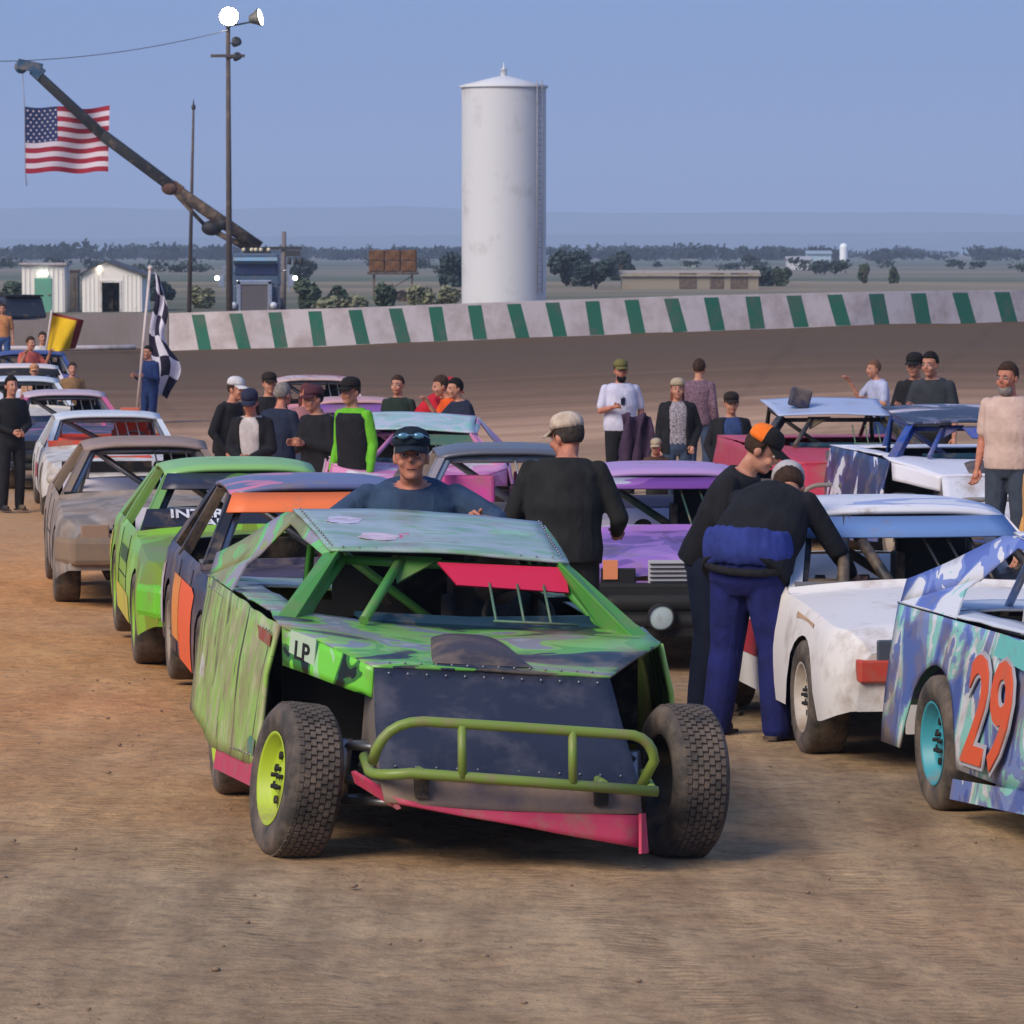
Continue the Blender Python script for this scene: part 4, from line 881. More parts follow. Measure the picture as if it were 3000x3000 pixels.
    for s in (-1, 1): wheel(t, s * .90, 2.5, .335, .345, .26, rim, camber=0, tread=False)
    return t
# ------------------------------------------------------------------ people
PENDING = []
def remesh_later(mb, name, mat, parent, vox, extra=None, smooth=3, label=None):
    me = mb.mesh(name, mat); o = bpy.data.objects.new(name, me); COL.objects.link(o); o.parent = parent
    if label: o["label"] = label
    r = o.modifiers.new("remesh", 'REMESH'); r.mode = 'VOXEL'; r.voxel_size = vox; r.use_smooth_shade = True
    q = o.modifiers.new("smooth", 'SMOOTH'); q.iterations = smooth; q.factor = .5
    PENDING.append((o, extra, mat)); return o
def finish_people():
    dg = bpy.context.evaluated_depsgraph_get(); dg.update(); new = []
    for o, extra, mat in PENDING:
        me = bpy.data.meshes.new_from_object(o.evaluated_get(dg)); new.append(me)
    for (o, extra, mat), me in zip(PENDING, new):
        o.modifiers.clear()
        if extra:
            b = MB(); b.v = [tuple(v.co) for v in me.vertices]; b.f = [tuple(p.vertices) for p in me.polygons]; b.m = [0] * len(b.f); b.s = [True] * len(b.f)
            k = len(b.v); b.v += extra[0].v; b.f += [tuple(i + k for i in f) for f in extra[0].f]; b.m += extra[0].m; b.s += extra[0].s
            me = b.mesh(o.name, [mat] + extra[1])
        else:
            me.polygons.foreach_set("use_smooth", [True] * len(me.polygons)); me.update()
            me.materials.clear(); me.materials.append(mat)
        me.name = o.name; o.data = me
SKIN = cloth("skin_light", (196, 142, 118), (172, 116, 94), 14, .6); SKIN2 = cloth("skin_ruddy", (196, 132, 108), (168, 106, 86), 14, .6)
EYE = paint("eye_dark", (30, 24, 22), .3, dirt=0); EYEW = paint("eye_white", (196, 188, 182), .4, dirt=0); LIP = paint("lip_tone", (150, 84, 76), .6, dirt=0); BROW = paint("brow_brown", (70, 50, 38), .9, dirt=0)
SHOE = paint("shoe_dark", (40, 34, 34), .8, dirt=.3)
ARMS = {'down': ((.05, .03, -.28), (.07, -.04, -.53)), 'pocket': ((.09, .06, -.27), (.02, -.08, -.48)), 'front': ((.06, -.03, -.28), (-.10, -.22, -.36)), 'hold': ((.07, -.05, -.27), (-.06, -.26, -.22)), 'raise': ((.12, -.12, -.20), (.10, -.28, .02)), 'fold': ((.07, -.02, -.27), (-.18, -.20, -.22)), 'lean': ((.05, -.12, -.26), (.02, -.22, -.48)), 'none': None}
def person(label, px, ytop, d, h, yaw=0, lean=0, shirt=None, pants=None, skin=None, sleeves='long', arms=('down', 'down'), hat=None, hatm=None, hair=None, hairstyle='short', head=(0, 0, 0), build=1.0, vox=.014, loc=None, group=None, legs='stand', coat=None, shades=False, beard=None, hands=True, under=None, collar=None, shorts=False, hip=0.0, zbase=None, stance=.0, sock=None, cat="person", extra_fn=None, step=0, neck=0.0):
    """facing the camera at yaw 0; local x to the right of the photo, -y forward"""
    k = h / 1.75; skin = skin or SKIN
    if loc is None:
        p = at(px, ytop, d); loc = (p.x, p.y, zbase if zbase is not None else p.z - h)
    t = thing("person", label, cat, loc, R(yaw), group)
    V = lambda x, y, z: Vector((x, y, z)) * k
    HIP = V(0, 0, .94)
    Lm = Matrix.Rotation(R(lean), 4, 'X')                       # forward lean about the hips
    def up(x, y, z): return HIP + Lm @ (V(x, y, z) - HIP) if lean else V(x, y, z)
    bd = build
    def torso(m, g, z0=.86, z1=1.47, mat=0):
        prof = [(.86, .165, .115), (.95, .172, .12), (1.06, .16, .115), (1.18, .17, .125), (1.30, .185, .125), (1.38, .185, .108), (1.43, .150, .09), (1.465, .105, .075), (1.50, .066, .06)]
        rings = []
        for z, a, b in prof:
            if z < z0 - .001 or z > z1 + .001: continue
            bb = 1 + (bd - 1) * (1.4 if z < 1.2 else .7)
            rings.append([up((a * bb + g / k) * math.cos(2 * math.pi * j / 18), (b * bb * 1.05 + g / k) * math.sin(2 * math.pi * j / 18) + .012, z) for j in range(18)])
        m.loft(rings)
    sh = .178 * (1 + (bd - 1) * .55); AJ = []
    for s, a in zip((-1, 1), arms):
        S = up(s * sh, .015, 1.392)
        if a == 'none': AJ.append(None); continue
        e, w = ARMS[a] if isinstance(a, str) else a
        AJ.append((s, S, S + V(s * e[0], e[1], e[2]), S + V(s * w[0], w[1], w[2])))
    hx = .095
    if legs == 'stand': LJ = [(s, V(s * hx, 0, .90), V(s * (hx + .015 + stance * .5), -.03 + s * step * .5, .50), V(s * (hx + .02 + stance), .02 + s * step, .085)) for s in (-1, 1)]
    else: LJ = legs(V, hx)
    HC = up(0, -.02 - neck, 1.622 - neck); HM = Matrix.Rotation(R(head[0]), 4, 'Z') @ Matrix.Rotation(R(head[1] + lean * .55), 4, 'X') @ Matrix.Rotation(R(head[2]), 4, 'Y')
    if lean: HC = up(0, -.02 - neck, 1.608 - neck) + V(0, -.01, .01)
    hp = lambda x, y, z: HC + HM @ (V(x, y, z) * (1.03))
    def hball(m, c, r, mi=0, nu=16, nv=12): 
        q = MB(); q.ball((0, 0, 0), r, nu, nv, mi); q.v = [tuple(hp(c[0] + v[0], c[1] + v[1], c[2] + v[2])) for v in q.v]; m.add(q.v, q.f, mi, True)
    # --- continuous body
    m = MB(); torso(m, -.012)
    m.cone(up(0, .015, 1.42), .062 * k, hp(0, .02, -.06), .055 * k, 12)
    hball(m, (0, .012, .025), (.076, .094, .095)); hball(m, (0, -.018, -.045), (.060, .072, .072)); hball(m, (0, -.055, -.092), (.034, .030, .022))
    hball(m, (0, -.098, -.012), (.014, .020, .020)); hball(m, (0, -.088, .015), (.010, .014, .03))
    for s in (-1, 1): hball(m, (s * .078, .010, -.008), (.012, .022, .032)); hball(m, (s * .04, -.072, -.03), (.024, .018, .022))
    for a in AJ:
        if a: s, S, E_, W_ = a; m.cone(S, .048 * k * bd ** .5, E_, .040 * k * bd ** .6, 10); m.cone(E_, .040 * k * bd ** .6, W_, .027 * k, 10)
    for s, Hj, K, A in LJ:
        m.cone(Hj, .082 * k * bd, K, .055 * k, 12); m.cone(K, .055 * k, A, .038 * k, 12)
    ex = MB()
    for a in AJ:
        if not a or not hands: continue
        s, S, E_, W_ = a; dr = (W_ - E_).normalized(); sd_ = dr.cross(Vector((0, 1, 0))); sd_ = (sd_ if sd_.length > .1 else Vector((1, 0, 0))).normalized(); nn = dr.cross(sd_)
        pc = W_ + dr * .05 * k; m.cone(W_ + dr * .01, .024 * k, W_ + dr * .075 * k, .034 * k, 10)
        for f in range(4):                                       # four curled fingers and a thumb
            o = (f - 1.5) * .019 * k; L_ = (.072, .082, .078, .062)[f] * k; b0 = W_ + dr * .085 * k + sd_ * o; b1 = b0 + dr * L_ * .5 + nn * .010 * k; b2 = b1 + dr * L_ * .30 + nn * .022 * k; b3 = b2 + dr * L_ * .1 + nn * .025 * k
            ex.cone(b0, .0095 * k, b1, .009 * k, 7); ex.cone(b1, .009 * k, b2, .0085 * k, 7); ex.cone(b2, .0085 * k, b3, .0075 * k, 7)
        th = W_ + dr * .03 * k - sd_ * s * .026 * k; t1 = th + dr * .035 * k - sd_ * s * .022 * k + nn * .015 * k; ex.cone(th, .013 * k, t1, .010 * k, 7); ex.cone(t1, .010 * k, t1 + dr * .03 * k + nn * .012 * k, .008 * k, 7)
    def eball(c, r, mi): hball(ex, c, r, mi, 10, 8)
    for s in (-1, 1):
        eball((s * .032, -.078, .008), (.0135, .009, .0075), 2); eball((s * .032, -.085, .008), (.0065, .004, .0062), 1); eball((s * .034, -.086, .028), (.019, .007, .0045), 4)
    eball((0, -.086, -.058), (.024, .008, .0055), 3)
    remesh_later(m, "body", skin, t, vox, (ex, [EYE, EYEW, LIP, BROW]), 2)
    # --- clothes
    def arm_cloth(m, g, sleeve):
        for a in AJ:
            if not a: continue
            s, S, E_, W_ = a
            if sleeve == 'long': m.cone(S, .058 * k * bd ** .5 + g, E_, .052 * k * bd ** .6 + g, 10); m.cone(E_, .052 * k * bd ** .6 + g, W_, .040 * k + g, 10)
            elif sleeve == 'short': m.cone(S, .058 * k * bd ** .5 + g, S.lerp(E_, .78), .060 * k * bd ** .6 + g, 10)
    if shirt:
        m = MB(); torso(m, .012 * k, .86, 1.47); arm_cloth(m, 0, sleeves if not coat else 'short'); remesh_later(m, "shirt", shirt, t, vox)
    if coat:
        m = MB(); g = .03 * k
        prof = [(.80, .18, .13), (.95, .18, .128), (1.10, .17, .125), (1.30, .19, .13), (1.385, .185, .112), (1.435, .145, .092), (1.47, .10, .08)]; gap = 5
        rings = []
        for z, a, b in prof:                                     # open at the front: a C-shaped shell
            rings.append([up((a * bd + g / k) * math.sin(x), (b * bd + g / k) * math.cos(x) + .012, z) for x in [R(-148 + 296 * j / 22) for j in range(23)]] + [up((a * bd + g / k - .02) * math.sin(x), (b * bd + g / k - .02) * math.cos(x) + .012, z) for x in [R(148 - 296 * j / 22) for j in range(23)]])
        m.loft(rings); arm_cloth(m, .008 * k, 'long'); remesh_later(m, "jacket", coat, t, vox)
    if pants:
        m = MB()
        if shorts:
            for s, Hj, K, A in LJ: m.cone(Hj, .105 * k * bd, Hj.lerp(K, .95), .092 * k * bd, 12)
        else:
            for s, Hj, K, A in LJ: m.cone(Hj, .098 * k * bd, K, .074 * k * bd, 12); m.cone(K, .074 * k * bd, A + Vector((0, 0, -.02 * k)), .064 * k * bd, 12)
        rings = []
        for z, a, b in ((.78, .12, .09), (.86, .172, .125), (.95, .175, .125), (1.01, .165, .12)): rings.append([HIP + V((a * bd) * math.cos(2 * math.pi * j / 16), (b * bd) * math.sin(2 * math.pi * j / 16), z - .94) for j in range(16)])
        m.loft(rings); remesh_later(m, "shorts" if shorts else "trousers", pants, t, vox)
    for s, Hj, K, A in LJ:
        m = MB(); f = Vector((s * .02, -1, 0)).normalized(); b0 = Vector((A.x, A.y, .045 * k)); m.cone(b0 + Vector((0, .03 * k, 0)), .042 * k, b0 + f * .13 * k + Vector((0, 0, -.008 * k)), .036 * k, 10); m.v = [(x, y, max(z, .004)) for x, y, z in m.v]; m.box(b0 + f * .05 * k + Vector((0, 0, -.036 * k)), (.085 * k, .27 * k, .02 * k)); m.build("shoe", SHOE, t)
    # --- hair and headwear
    if hair and hairstyle != 'none':
        m = MB(); q = MB(); q.ball((0, 0, 0), 1, 18, 14); vs = []
        for v in q.v:
            x, y, z = v[0] * .085, v[1] * .104 + .016, v[2] * .108 + .03
            if y < -.03 and z < .072: y = max(y, -.03 + .04 * (.072 - z) / .07); 
            if z < -.035 and hairstyle == 'short': z = -.035; x *= .88
            vs.append(hp(x, y, z))
        m.add(vs, q.f, 0, True)
        if hairstyle == 'long':
            q = MB(); q.ball((0, 0, 0), (.088, .05, .17), 14, 10); m.add([hp(v[0], v[1] + .07, v[2] - .10) for v in q.v], q.f, 0, True)
        m.build("hair", hair, t)
    if beard:
        m = MB(); q = MB(); q.ball((0, 0, 0), (.062, .05, .055), 14, 10); m.add([hp(v[0], v[1] - .036, v[2] - .092) for v in q.v], q.f, 0, True); m.build("beard", beard, t)
    if hat:
        m = MB(); prof = [(.090, .052), (.092, .075), (.086, .105), (.066, .132), (.03, .146), (.001, .148)]
        rings = [[hp(r * math.cos(2 * math.pi * j / 20), r * 1.14 * math.sin(2 * math.pi * j / 20) + .012, z) for j in range(20)] for r, z in prof]
        q = MB(); q.loft(rings); 
        if hat == 'two': q.m = [(1 if (i < 100 and math.sin((i % 20 + .5) * math.pi / 10) < -.05) else 0) for i in range(len(q.f))]
        m = q; fx = -1 if hat != 'back' else 1
        rows = []
        for i in range(2):
            row = []
            for j in range(9):
                a = R(-62 + 124 * j / 8); row.append(hp(.088 * math.sin(a) * (1 - .05 * i), fx * (.098 * math.cos(a) + (.085 * math.cos(a * .75) if i else -.01)) + .012, .055 - (.020 + .018 * abs(math.sin(a))) * i))
            rows.append(row)
        if hat != 'beanie':
            for i in range(2): rows.append([v + Vector((0, 0, -.008)) for v in rows[1 - i]])
            m.grid(rows + [rows[0]], len(hatm) - 1 if isinstance(hatm, list) else 0)
        hc = m.build("cap", hatm, t)
        if hat == 'bucket' :
            pass
        if shades:
            g = MB()
            for s in (-1, 1): hball(g, (s * .036, -.100, .098), (.030, .010, .016), 0, 12, 8)
            g.tube([hp(-.07, -.088, .10), hp(0, -.112, .102), hp(.07, -.088, .10)], .004, 6); g.tube([hp(-.068, -.09, .10), hp(-.092, .02, .085)], .004, 5); g.tube([hp(.068, -.09, .10), hp(.092, .02, .085)], .004, 5)
            g.build("sunglasses", paint("shade_lens", (96, 138, 160), .1, .4, dirt=0), hc)
    if extra_fn: extra_fn(t, k, up, hp, V)
    return t
# ------------------------------------------------------------------ the cars of the grid
def place(px, py, S=None):
    d = 30.0
    for _ in range(60):
        p = at(px, py, d); z = gz(p.x, d); d = .5 * d + .5 * (CAMH - z) / (CAMH - p.z) * d
    return at(px, py, d)
def ground_loc(x, y): return (x, y, gz(x, y))
LIME = (104, 178, 62)
# --- near green car
paint_green = paint("frame_green", (74, 140, 58), .4, dirt=.25)
MATS["skirt_green"] = livery("skirt_graphic", [(.0, (20, 30, 20)), (.40, (52, 110, 40)), (.47, (112, 200, 60)), (.62, (150, 200, 140)), (.68, (112, 200, 60))], (1, 1, 1), (0, 0, 0), 3, 1.2, .15, .35)
sideA = livery("side_graphic_green", [(.0, (58, 60, 40)), (.36, (104, 116, 66)), (.42, (146, 186, 84)), (.54, (176, 184, 130)), (.62, (128, 184, 70)), (.70, (160, 146, 104))], (.6, 2.6, .7), (R(-38), 0, 0), 2.4, 1.2, .44, .5, 5, True)
sailA = livery("sail_graphic_green", [(.0, (120, 130, 80)), (.40, (136, 150, 96)), (.47, (110, 190, 110)), (.54, (150, 146, 160)), (.62, (140, 160, 100))], (1, .7, 1), (R(35), 0, 0), 2.0, 1.0, .38, .5, 2.5, True)
roofA = livery("roof_graphic_green", [(.0, (120, 150, 120)), (.36, (122, 160, 124)), (.47, (150, 168, 160)), (.55, (166, 178, 180)), (.61, (124, 168, 120)), (.68, (144, 170, 160)), (.72, (200, 130, 150)), (.735, (160, 176, 180))], (1, 2.4, 1), (0, 0, R(18)), 1.6, 1.0, .18, .28, 3, False)
hoodA = livery("hood_graphic_green", [(.0, (30, 34, 36)), (.36, (46, 54, 56)), (.43, (96, 164, 66)), (.50, (126, 184, 90)), (.55, (130, 140, 144)), (.62, (156, 162, 166)), (.68, (110, 176, 84)), (.74, (150, 110, 96))], (.8, 1.5, 1), (0, 0, R(-20)), 1.7, 1.2, .34, .32, 2.5, True)
noseA = paint("nose_navy", (38, 42, 58), .45, dirt=.26, scale=3, dust=lin((88, 84, 92)))
pinkA = paint("valance_pink", (190, 58, 90), .5, dirt=.30, scale=6)
A = modified("nearest lime green open wheel race car with a navy nose and pink front lip", (-.10, 19.9, 0), R(9), sideA, roofA, hoodA, paint_green, noseA, pinkA, paint("bumper_olive", (118, 140, 58), .4, dirt=.3, scale=8), paint("rim_lime", (168, 190, 44), .45, dirt=.2), paint("rim_black", (34, 34, 36), .5), sailm=sailA, visor=paint("visor_red", (206, 26, 72), .55, dirt=.05), detail=True, tilt=.062)
def fm(o, r_, u_): return face_matrix(o, r_, u_)
q = MB(); M_ = fm((-.812, .385, .862 + .045), (.35, -.615, -.10), (0, 0, 1)); q.slab([M_ @ Vector(v) for v in ((-.10, -.075, .0), (.10, -.075, .0), (.10, .075, .0), (-.10, .075, .0))], .006)
pl = q.build("class_plate", paint("plate_pale", (176, 196, 170), .5, dirt=.15), A)
text("lettering", "LP", .12, BLACK, pl, M_ @ tr(0, -.01, .005), .002, 0.002)
wheelA = None
# --- generic colours
rimd = paint("rim_dusty", (150, 140, 130), .6, dirt=.6)
# B orange and black
B_ = stock("orange and black stock car with orange windshield visor right behind the green open wheel car", ground_loc(-1.02, 26.5), R(8.5), livery("body_orange_black", [(.0, (40, 36, 50)), (.44, (56, 48, 66)), (.58, (74, 66, 88)), (.66, (150, 96, 110)), (.70, (40, 36, 44))], (1, .6, .7), (0, 0, 0), 1.6, 1.0, .28), livery("roof_slate_pink", [(.0, (92, 100, 140)), (.45, (104, 110, 146)), (.60, (190, 120, 150)), (.68, (100, 106, 140))], (.6, 1, 1), (0, 0, 0), 2, .5, .15), paint("pillar_black", (34, 32, 36), .5, dirt=.3), paint("visor_orange", (238, 118, 60), .5, dirt=.1), rim=paint("rim_dusty", (150, 140, 130)), bumper=BLACK, wb=2.6, roof=1.37, seatm=paint("seat_red", (160, 40, 44), .7), stickers=[(-1, -.75, -.42, 1, 5, paint("sticker_pink", (206, 130, 140), .5, dirt=.2)), (-1, 2.95, 3.3, 1, 5, paint("sticker_pale", (190, 180, 186), .5, dirt=.3)), (-1, .55, 1.55, 0, 5, paint("sticker_orange", (236, 96, 40), .5, dirt=.15)), (-1, 1.58, 2.12, 1, 5, paint("sticker_amber", (226, 140, 56), .5))])
# C lime sedan
limeC = livery("body_lime_yellow", [(.0, (116, 140, 26)), (.44, (126, 180, 50)), (.58, (140, 200, 84)), (.70, (176, 176, 40))], (1, .7, .5), (0, 0, 0), 1.0, .6, .26, .35)
C_ = stock("lime green sedan race car with black lettered windshield banner, second in the left row", ground_loc(-1.80, 31.0), R(8), limeC, paint("roof_lime", (136, 186, 110), .35, dirt=.16), paint("pillar_lime", (120, 164, 84), .4, dirt=.2), livery("visor_navy_green", [(.0, (40, 42, 60)), (.5, (44, 48, 66)), (.56, (96, 140, 60))], (.8, 1, 1), (0, 0, 0), 1.8, .3, .1), rim=paint("rim_lime_dusty", (128, 176, 40), .5, dirt=.3), bumper_box=True, bumper=paint("bumper_lime", (104, 190, 40), .4, dirt=.15), cage=paint("cage_black", (26, 26, 30), .5), panel=paint("panel_white", (200, 192, 200), .6, dirt=.15), lights=paint("lime_light", (120, 200, 50), .3, dirt=.05), stickers=[(-1, .55, 2.15, 0, 2, paint("sticker_yellow", (196, 186, 70), .5, dirt=.25)), (-1, .9, 1.7, 4, 5, paint("sticker_darkgreen", (50, 84, 36), .5, dirt=.2)), (-1, 3.0, 3.4, 3, 5, paint("sticker_yellow", (196, 186, 70)))], inner=paint("cockpit_black", (20, 20, 22)))
q = MB(); q.slab([(-.78, .74, .89), (.78, .74, .89), (.72, .96, 1.03), (-.72, .96, 1.03)], .012); bn = q.build("windshield_banner", paint("banner_black", (30, 32, 46), .5, dirt=.1), C_)
MB_ = fm((-.36, .85, .975), (1, 0, 0), (0, .22, .14)); wt = paint("letter_white", (214, 212, 218), .6, dirt=.15)
text("lettering", "INTER", .145, wt, bn, MB_ @ tr(0, .035, .008), .002, .003); text("lettering", "AL", .125, wt, bn, MB_ @ tr(.12, -.075, .008), .002, .003)
# D mud-covered
mud = livery("body_mud", [(.0, (80, 76, 74)), (.40, (116, 110, 106)), (.50, (148, 140, 134)), (.62, (170, 158, 148)), (.72, (108, 102, 100))], (1, 1, 1), (0, 0, 0), 3.0, .8, .55, .85, 6, False, lin((136, 116, 98)))
D_ = stock("mud covered grey stock car behind the lime green sedan", ground_loc(-3.12, 38.3), R(7.5), mud, paint("roof_dusty_beige", (150, 128, 122), .7, dirt=.5), paint("pillar_dusty", (128, 112, 104), .8, dirt=.6), None, rim=paint("rim_dusty", (150, 140, 130)), bumper_box=True, bumper=paint("bumper_muddy", (110, 98, 90), .9, dirt=.7), panel=paint("panel_white", (200, 192, 200)), grille=True, lights=paint("light_dusty", (150, 120, 100), .6, dirt=.5))
# E white with orange inside
E_ = stock("white stock car with bright orange interior, fourth in the left row", ground_loc(-5.12, 56.6), R(8), paint("body_white_dusty", (206, 202, 196), .5, dirt=.38), paint("roof_white", (200, 206, 212), .45, dirt=.15), None, None, inner=paint("interior_orange", (214, 74, 50), .7), panel=paint("panel_orange", (224, 84, 60), .7), rim=rimd, bumper=paint("bumper_white", (196, 190, 182), .6, dirt=.4), seatm=paint("seat_orange", (220, 80, 50), .7), W=.95, narrow=.72, roof=1.25, hood=.80, dash=paint("dash_salmon", (206, 120, 112), .6), stickers=[(-1, 1.0, 1.8, 2, 4, paint("sticker_red", (170, 50, 60)))])
# queue further back
stock("navy stock car with pink pillars behind the white car with the orange interior", ground_loc(-6.3, 62.6), R(8), livery("body_navy_pink", [(.0, (52, 56, 78)), (.50, (70, 76, 100)), (.58, (190, 90, 130)), (.64, (60, 62, 84))], (1, 1, 1), (0, 0, 0), 1.5, 1, .2), paint("roof_pale_pink", (190, 170, 180), .5, dirt=.2), paint("pillar_pink", (190, 92, 132), .5), None, rim=rimd, bumper=BLACK, panel=paint("panel_navy", (54, 66, 96), .6), W=.93)
stock("white and tan stock car in the left row beside the woman in black", ground_loc(-7.7, 69.5), R(8), paint("body_white_tan", (204, 194, 180), .5, dirt=.3), paint("roof_white", (200, 206, 212)), None, None, rim=rimd, bumper=BLACK, inner=paint("inner_teal", (40, 62, 66), .7), W=.93)
stock("small far white stock car with a dark windshield near the end of the left row", ground_loc(-8.6, 77.5), R(8), paint("body_white_far", (214, 206, 206), .5, dirt=.15), paint("roof_white_far", (216, 204, 202), .5, dirt=.1), None, BLACK, rim=rimd, bumper=BLACK, W=.95, narrow=.7)
stock("blue roofed stock car last in the left row under the yellow flag", ground_loc(-9.3, 85.5), R(8), paint("body_violet_blue", (92, 90, 140), .5, dirt=.2), paint("roof_blue", (60, 78, 132), .4, dirt=.1), None, None, rim=rimd, bumper=BLACK, W=.95, narrow=.7)
# middle background
pinkm = livery("side_pink_mint", [(.0, (196, 110, 160)), (.42, (214, 140, 180)), (.54, (206, 200, 206)), (.64, (140, 190, 170))], (1, 1, 1), (0, 0, 0), 1.6, 1.2, .18)
mint = livery("roof_mint_pink", [(.0, (160, 190, 180)), (.45, (188, 196, 200)), (.56, (150, 200, 180)), (.66, (206, 150, 180))], (1, 1, 1), (0, 0, 0), 1.6, 1.2, .1)
modified("pink and mint open wheel race car behind the man in the dark blue shirt", ground_loc(-.92, 43.6), R(2), pinkm, mint, pinkm, paint("frame_pink", (206, 130, 170), .5, dirt=.15), paint("nose_pink", (196, 120, 160), .5), paint("valance_mint", (160, 190, 180), .5), paint("bumper_grey", (120, 120, 124), .5), rimd, visor=paint("visor_green_dark", (60, 100, 84), .5), tilt=.03)
stock("pink and purple stock car parked behind the crew in red and orange shirts", ground_loc(-2.05, 58.5), R(4), livery("body_pink_purple", [(.0, (150, 84, 140)), (.45, (214, 140, 172)), (.58, (196, 176, 190)), (.66, (120, 70, 130))], (1, 1, 1), (0, 0, 0), 1.5, 1, .2), paint("roof_salmon", (196, 150, 150), .5, dirt=.25), paint("pillar_lilac", (196, 160, 190), .5), paint("visor_purple", (130, 80, 150), .5), rim=rimd, bumper=paint("bumper_pink", (200, 120, 150), .5), panel=paint("panel_pink", (206, 150, 176), .6), W=.92)
stock("pink stock car far behind with a faded red and white roof", ground_loc(-3.1, 70.0), R(4), paint("body_rose", (196, 130, 140), .5, dirt=.3), livery("roof_red_white", [(.0, (200, 170, 165)), (.5, (206, 190, 186)), (.56, (176, 90, 90))], (1, 1, 1), (0, 0, 0), 2.5, .5, .3), None, None, rim=rimd, bumper=BLACK, W=.95)
I_ = stock("dark grey stock car with a magenta panel inside, behind the man with sunglasses", ground_loc(.02, 34.6), R(3), paint("body_charcoal", (60, 58, 64), .5, dirt=.3), paint("roof_silver_black", (92, 94, 104), .3, dirt=.2), paint("pillar_silver", (150, 140, 140), .4), None, rim=rimd, bumper=BLACK, seatm=paint("seat_magenta", (206, 70, 150), .6), inner=paint("inner_dark_plum", (40, 24, 40), .6), panel=None, cage=paint("cage_pale", (170, 176, 180), .5))
q = MB(); q.box((-.30, 1.6, .95), (.44, .2, .30), rx(-10)); q.build("headrest_panel", paint("seat_magenta", (206, 70, 150)), I_, bevel=.03)
# J purple
purp = livery("body_purple", [(.0, (92, 60, 120)), (.36, (112, 76, 146)), (.46, (150, 104, 178)), (.58, (166, 116, 186)), (.66, (140, 92, 120)), (.74, (96, 96, 130))], (1, .7, 1), (0, 0, R(30)), 1.7, 1.2, .22, .35)
J_ = stock("purple stock car with a black bumper and white round fog lamp, in the middle row", ground_loc(1.22, 31.0), R(3), purp, paint("roof_lilac", (176, 140, 190), .4, dirt=.12), paint("pillar_purple", (150, 106, 170), .4, dirt=.15), livery("visor_purple_text", [(.0, (112, 60, 140)), (.5, (150, 90, 170)), (.56, (176, 176, 186))], (.9, 2, 2), (0, 0, 0), 1.5, .4, .1), rim=rimd, bumper=BLACK, inner=paint("inner_white", (186, 180, 192), .6, dirt=.12), panel=paint("panel_lilac_white", (196, 190, 204), .6, dirt=.12), cage=paint("cage_green_dark", (34, 66, 50), .5), hood=.85, roof=1.30, visor_h=.09, grille=False, dash=paint("dash_green", (60, 110, 70), .6, dirt=.1), narrow=.64)
q = MB(); q.box((.06, -.97, .70), (.80, .03, .17)); [q.box((.06, -.99, .64 + k * .03), (.78, .02, .006), None, 1) for k in range(5)]; q.build("grille_plate", [paint("plate_white", (186, 184, 190), .5, dirt=.2), BLACK], J_)
q = MB(); q.box((-.60, -.95, .72), (.10, .06, .13)); q.build("marker_light", paint("marker_orange", (226, 140, 96), .4, dirt=.1), J_)
q = MB(); q.box((0, -.99, .55), (1.66, .10, .16)); q.box((0, -.97, .36), (1.5, .12, .22)); q.build("air_dam", BLACK, J_, bevel=.02)
for x, nm in ((-.26, 0), (.30, 0)):
    q = MB(); q.lathe([(.085, 0), (.088, .03), (.075, .036), (.01, .038)], tr(x, -1.05, .40) @ rx(90), 20, cap=True); q.lathe([(.088, .028), (.10, .03), (.10, .045), (.086, .05)], tr(x, -1.05, .40) @ rx(90), 24, 1); q.build("fog_lamp", [paint("fog_white", (170, 186, 190), .3, dirt=.15, scale=12), BLACK], J_)
q = MB(); q.slab([(-.76, 2.76, .93), (.76, 2.76, .93), (.72, 2.82, 1.02), (-.72, 2.82, 1.02)], .012); q.build("roof_banner", paint("banner_grey", (150, 146, 156), .6, dirt=.2), J_)
q = MB(); q.lathe([(.07, .01), (.001, .03)], tr(-.10, 2.40, .80) @ rx(-58) @ rx(90 - 0) @ rx(-90), 18); q.build("panel_hole", BLACK, J_)
# K white
K_ = stock("large white stock car with a blue windshield visor with a man bending at its window", ground_loc(2.53, 24.85), R(8), paint("body_white_clean", (226, 220, 216), .4, dirt=.20, scale=2), livery("roof_white_blue", [(.0, (220, 218, 222)), (.50, (224, 222, 226)), (.58, (160, 170, 206)), (.66, (222, 220, 224))], (.5, 1.6, 1), (0, 0, 0), 1.6, .4, .1), paint("pillar_white", (214, 210, 214), .4, dirt=.12), paint("visor_blue_k", (104, 136, 186), .45, dirt=.08), rim=paint("rim_white_dusty", (190, 180, 170), .6, dirt=.45), bumper=None, panel=paint("panel_white_k", (206, 204, 206), .6, dirt=.2), inner=paint("inner_grey", (112, 112, 118), .7, dirt=.2), cage=paint("cage_black", (26, 26, 30)), dash=paint("dash_cream", (206, 198, 176), .6, dirt=.2), bumper_r=.045, W=.92, roof=1.33, hood=.86, narrow=.68, visor_h=.13, lights=paint("light_smoke", (78, 82, 92), .25, dirt=.15), stickers=[(-1, -.2, .25, 5, 6, paint("sticker_beige", (196, 160, 130), .5)), (-1, 1.2, 1.9, 2, 4, paint("sticker_red", (170, 50, 60), .5, dirt=.3))])
q = MB(); q.box((-.36, -.955, .62), (.34, .05, .16)); q.build("headlamp_block", paint("light_smoke", (78, 82, 92)), K_, bevel=.012)
for k in range(9):
    q = MB(); q.box((-.56 + k * .14, 2.45, .80), (.062, .05, .045), rx(30)); q.build("louver", BLACK, K_)
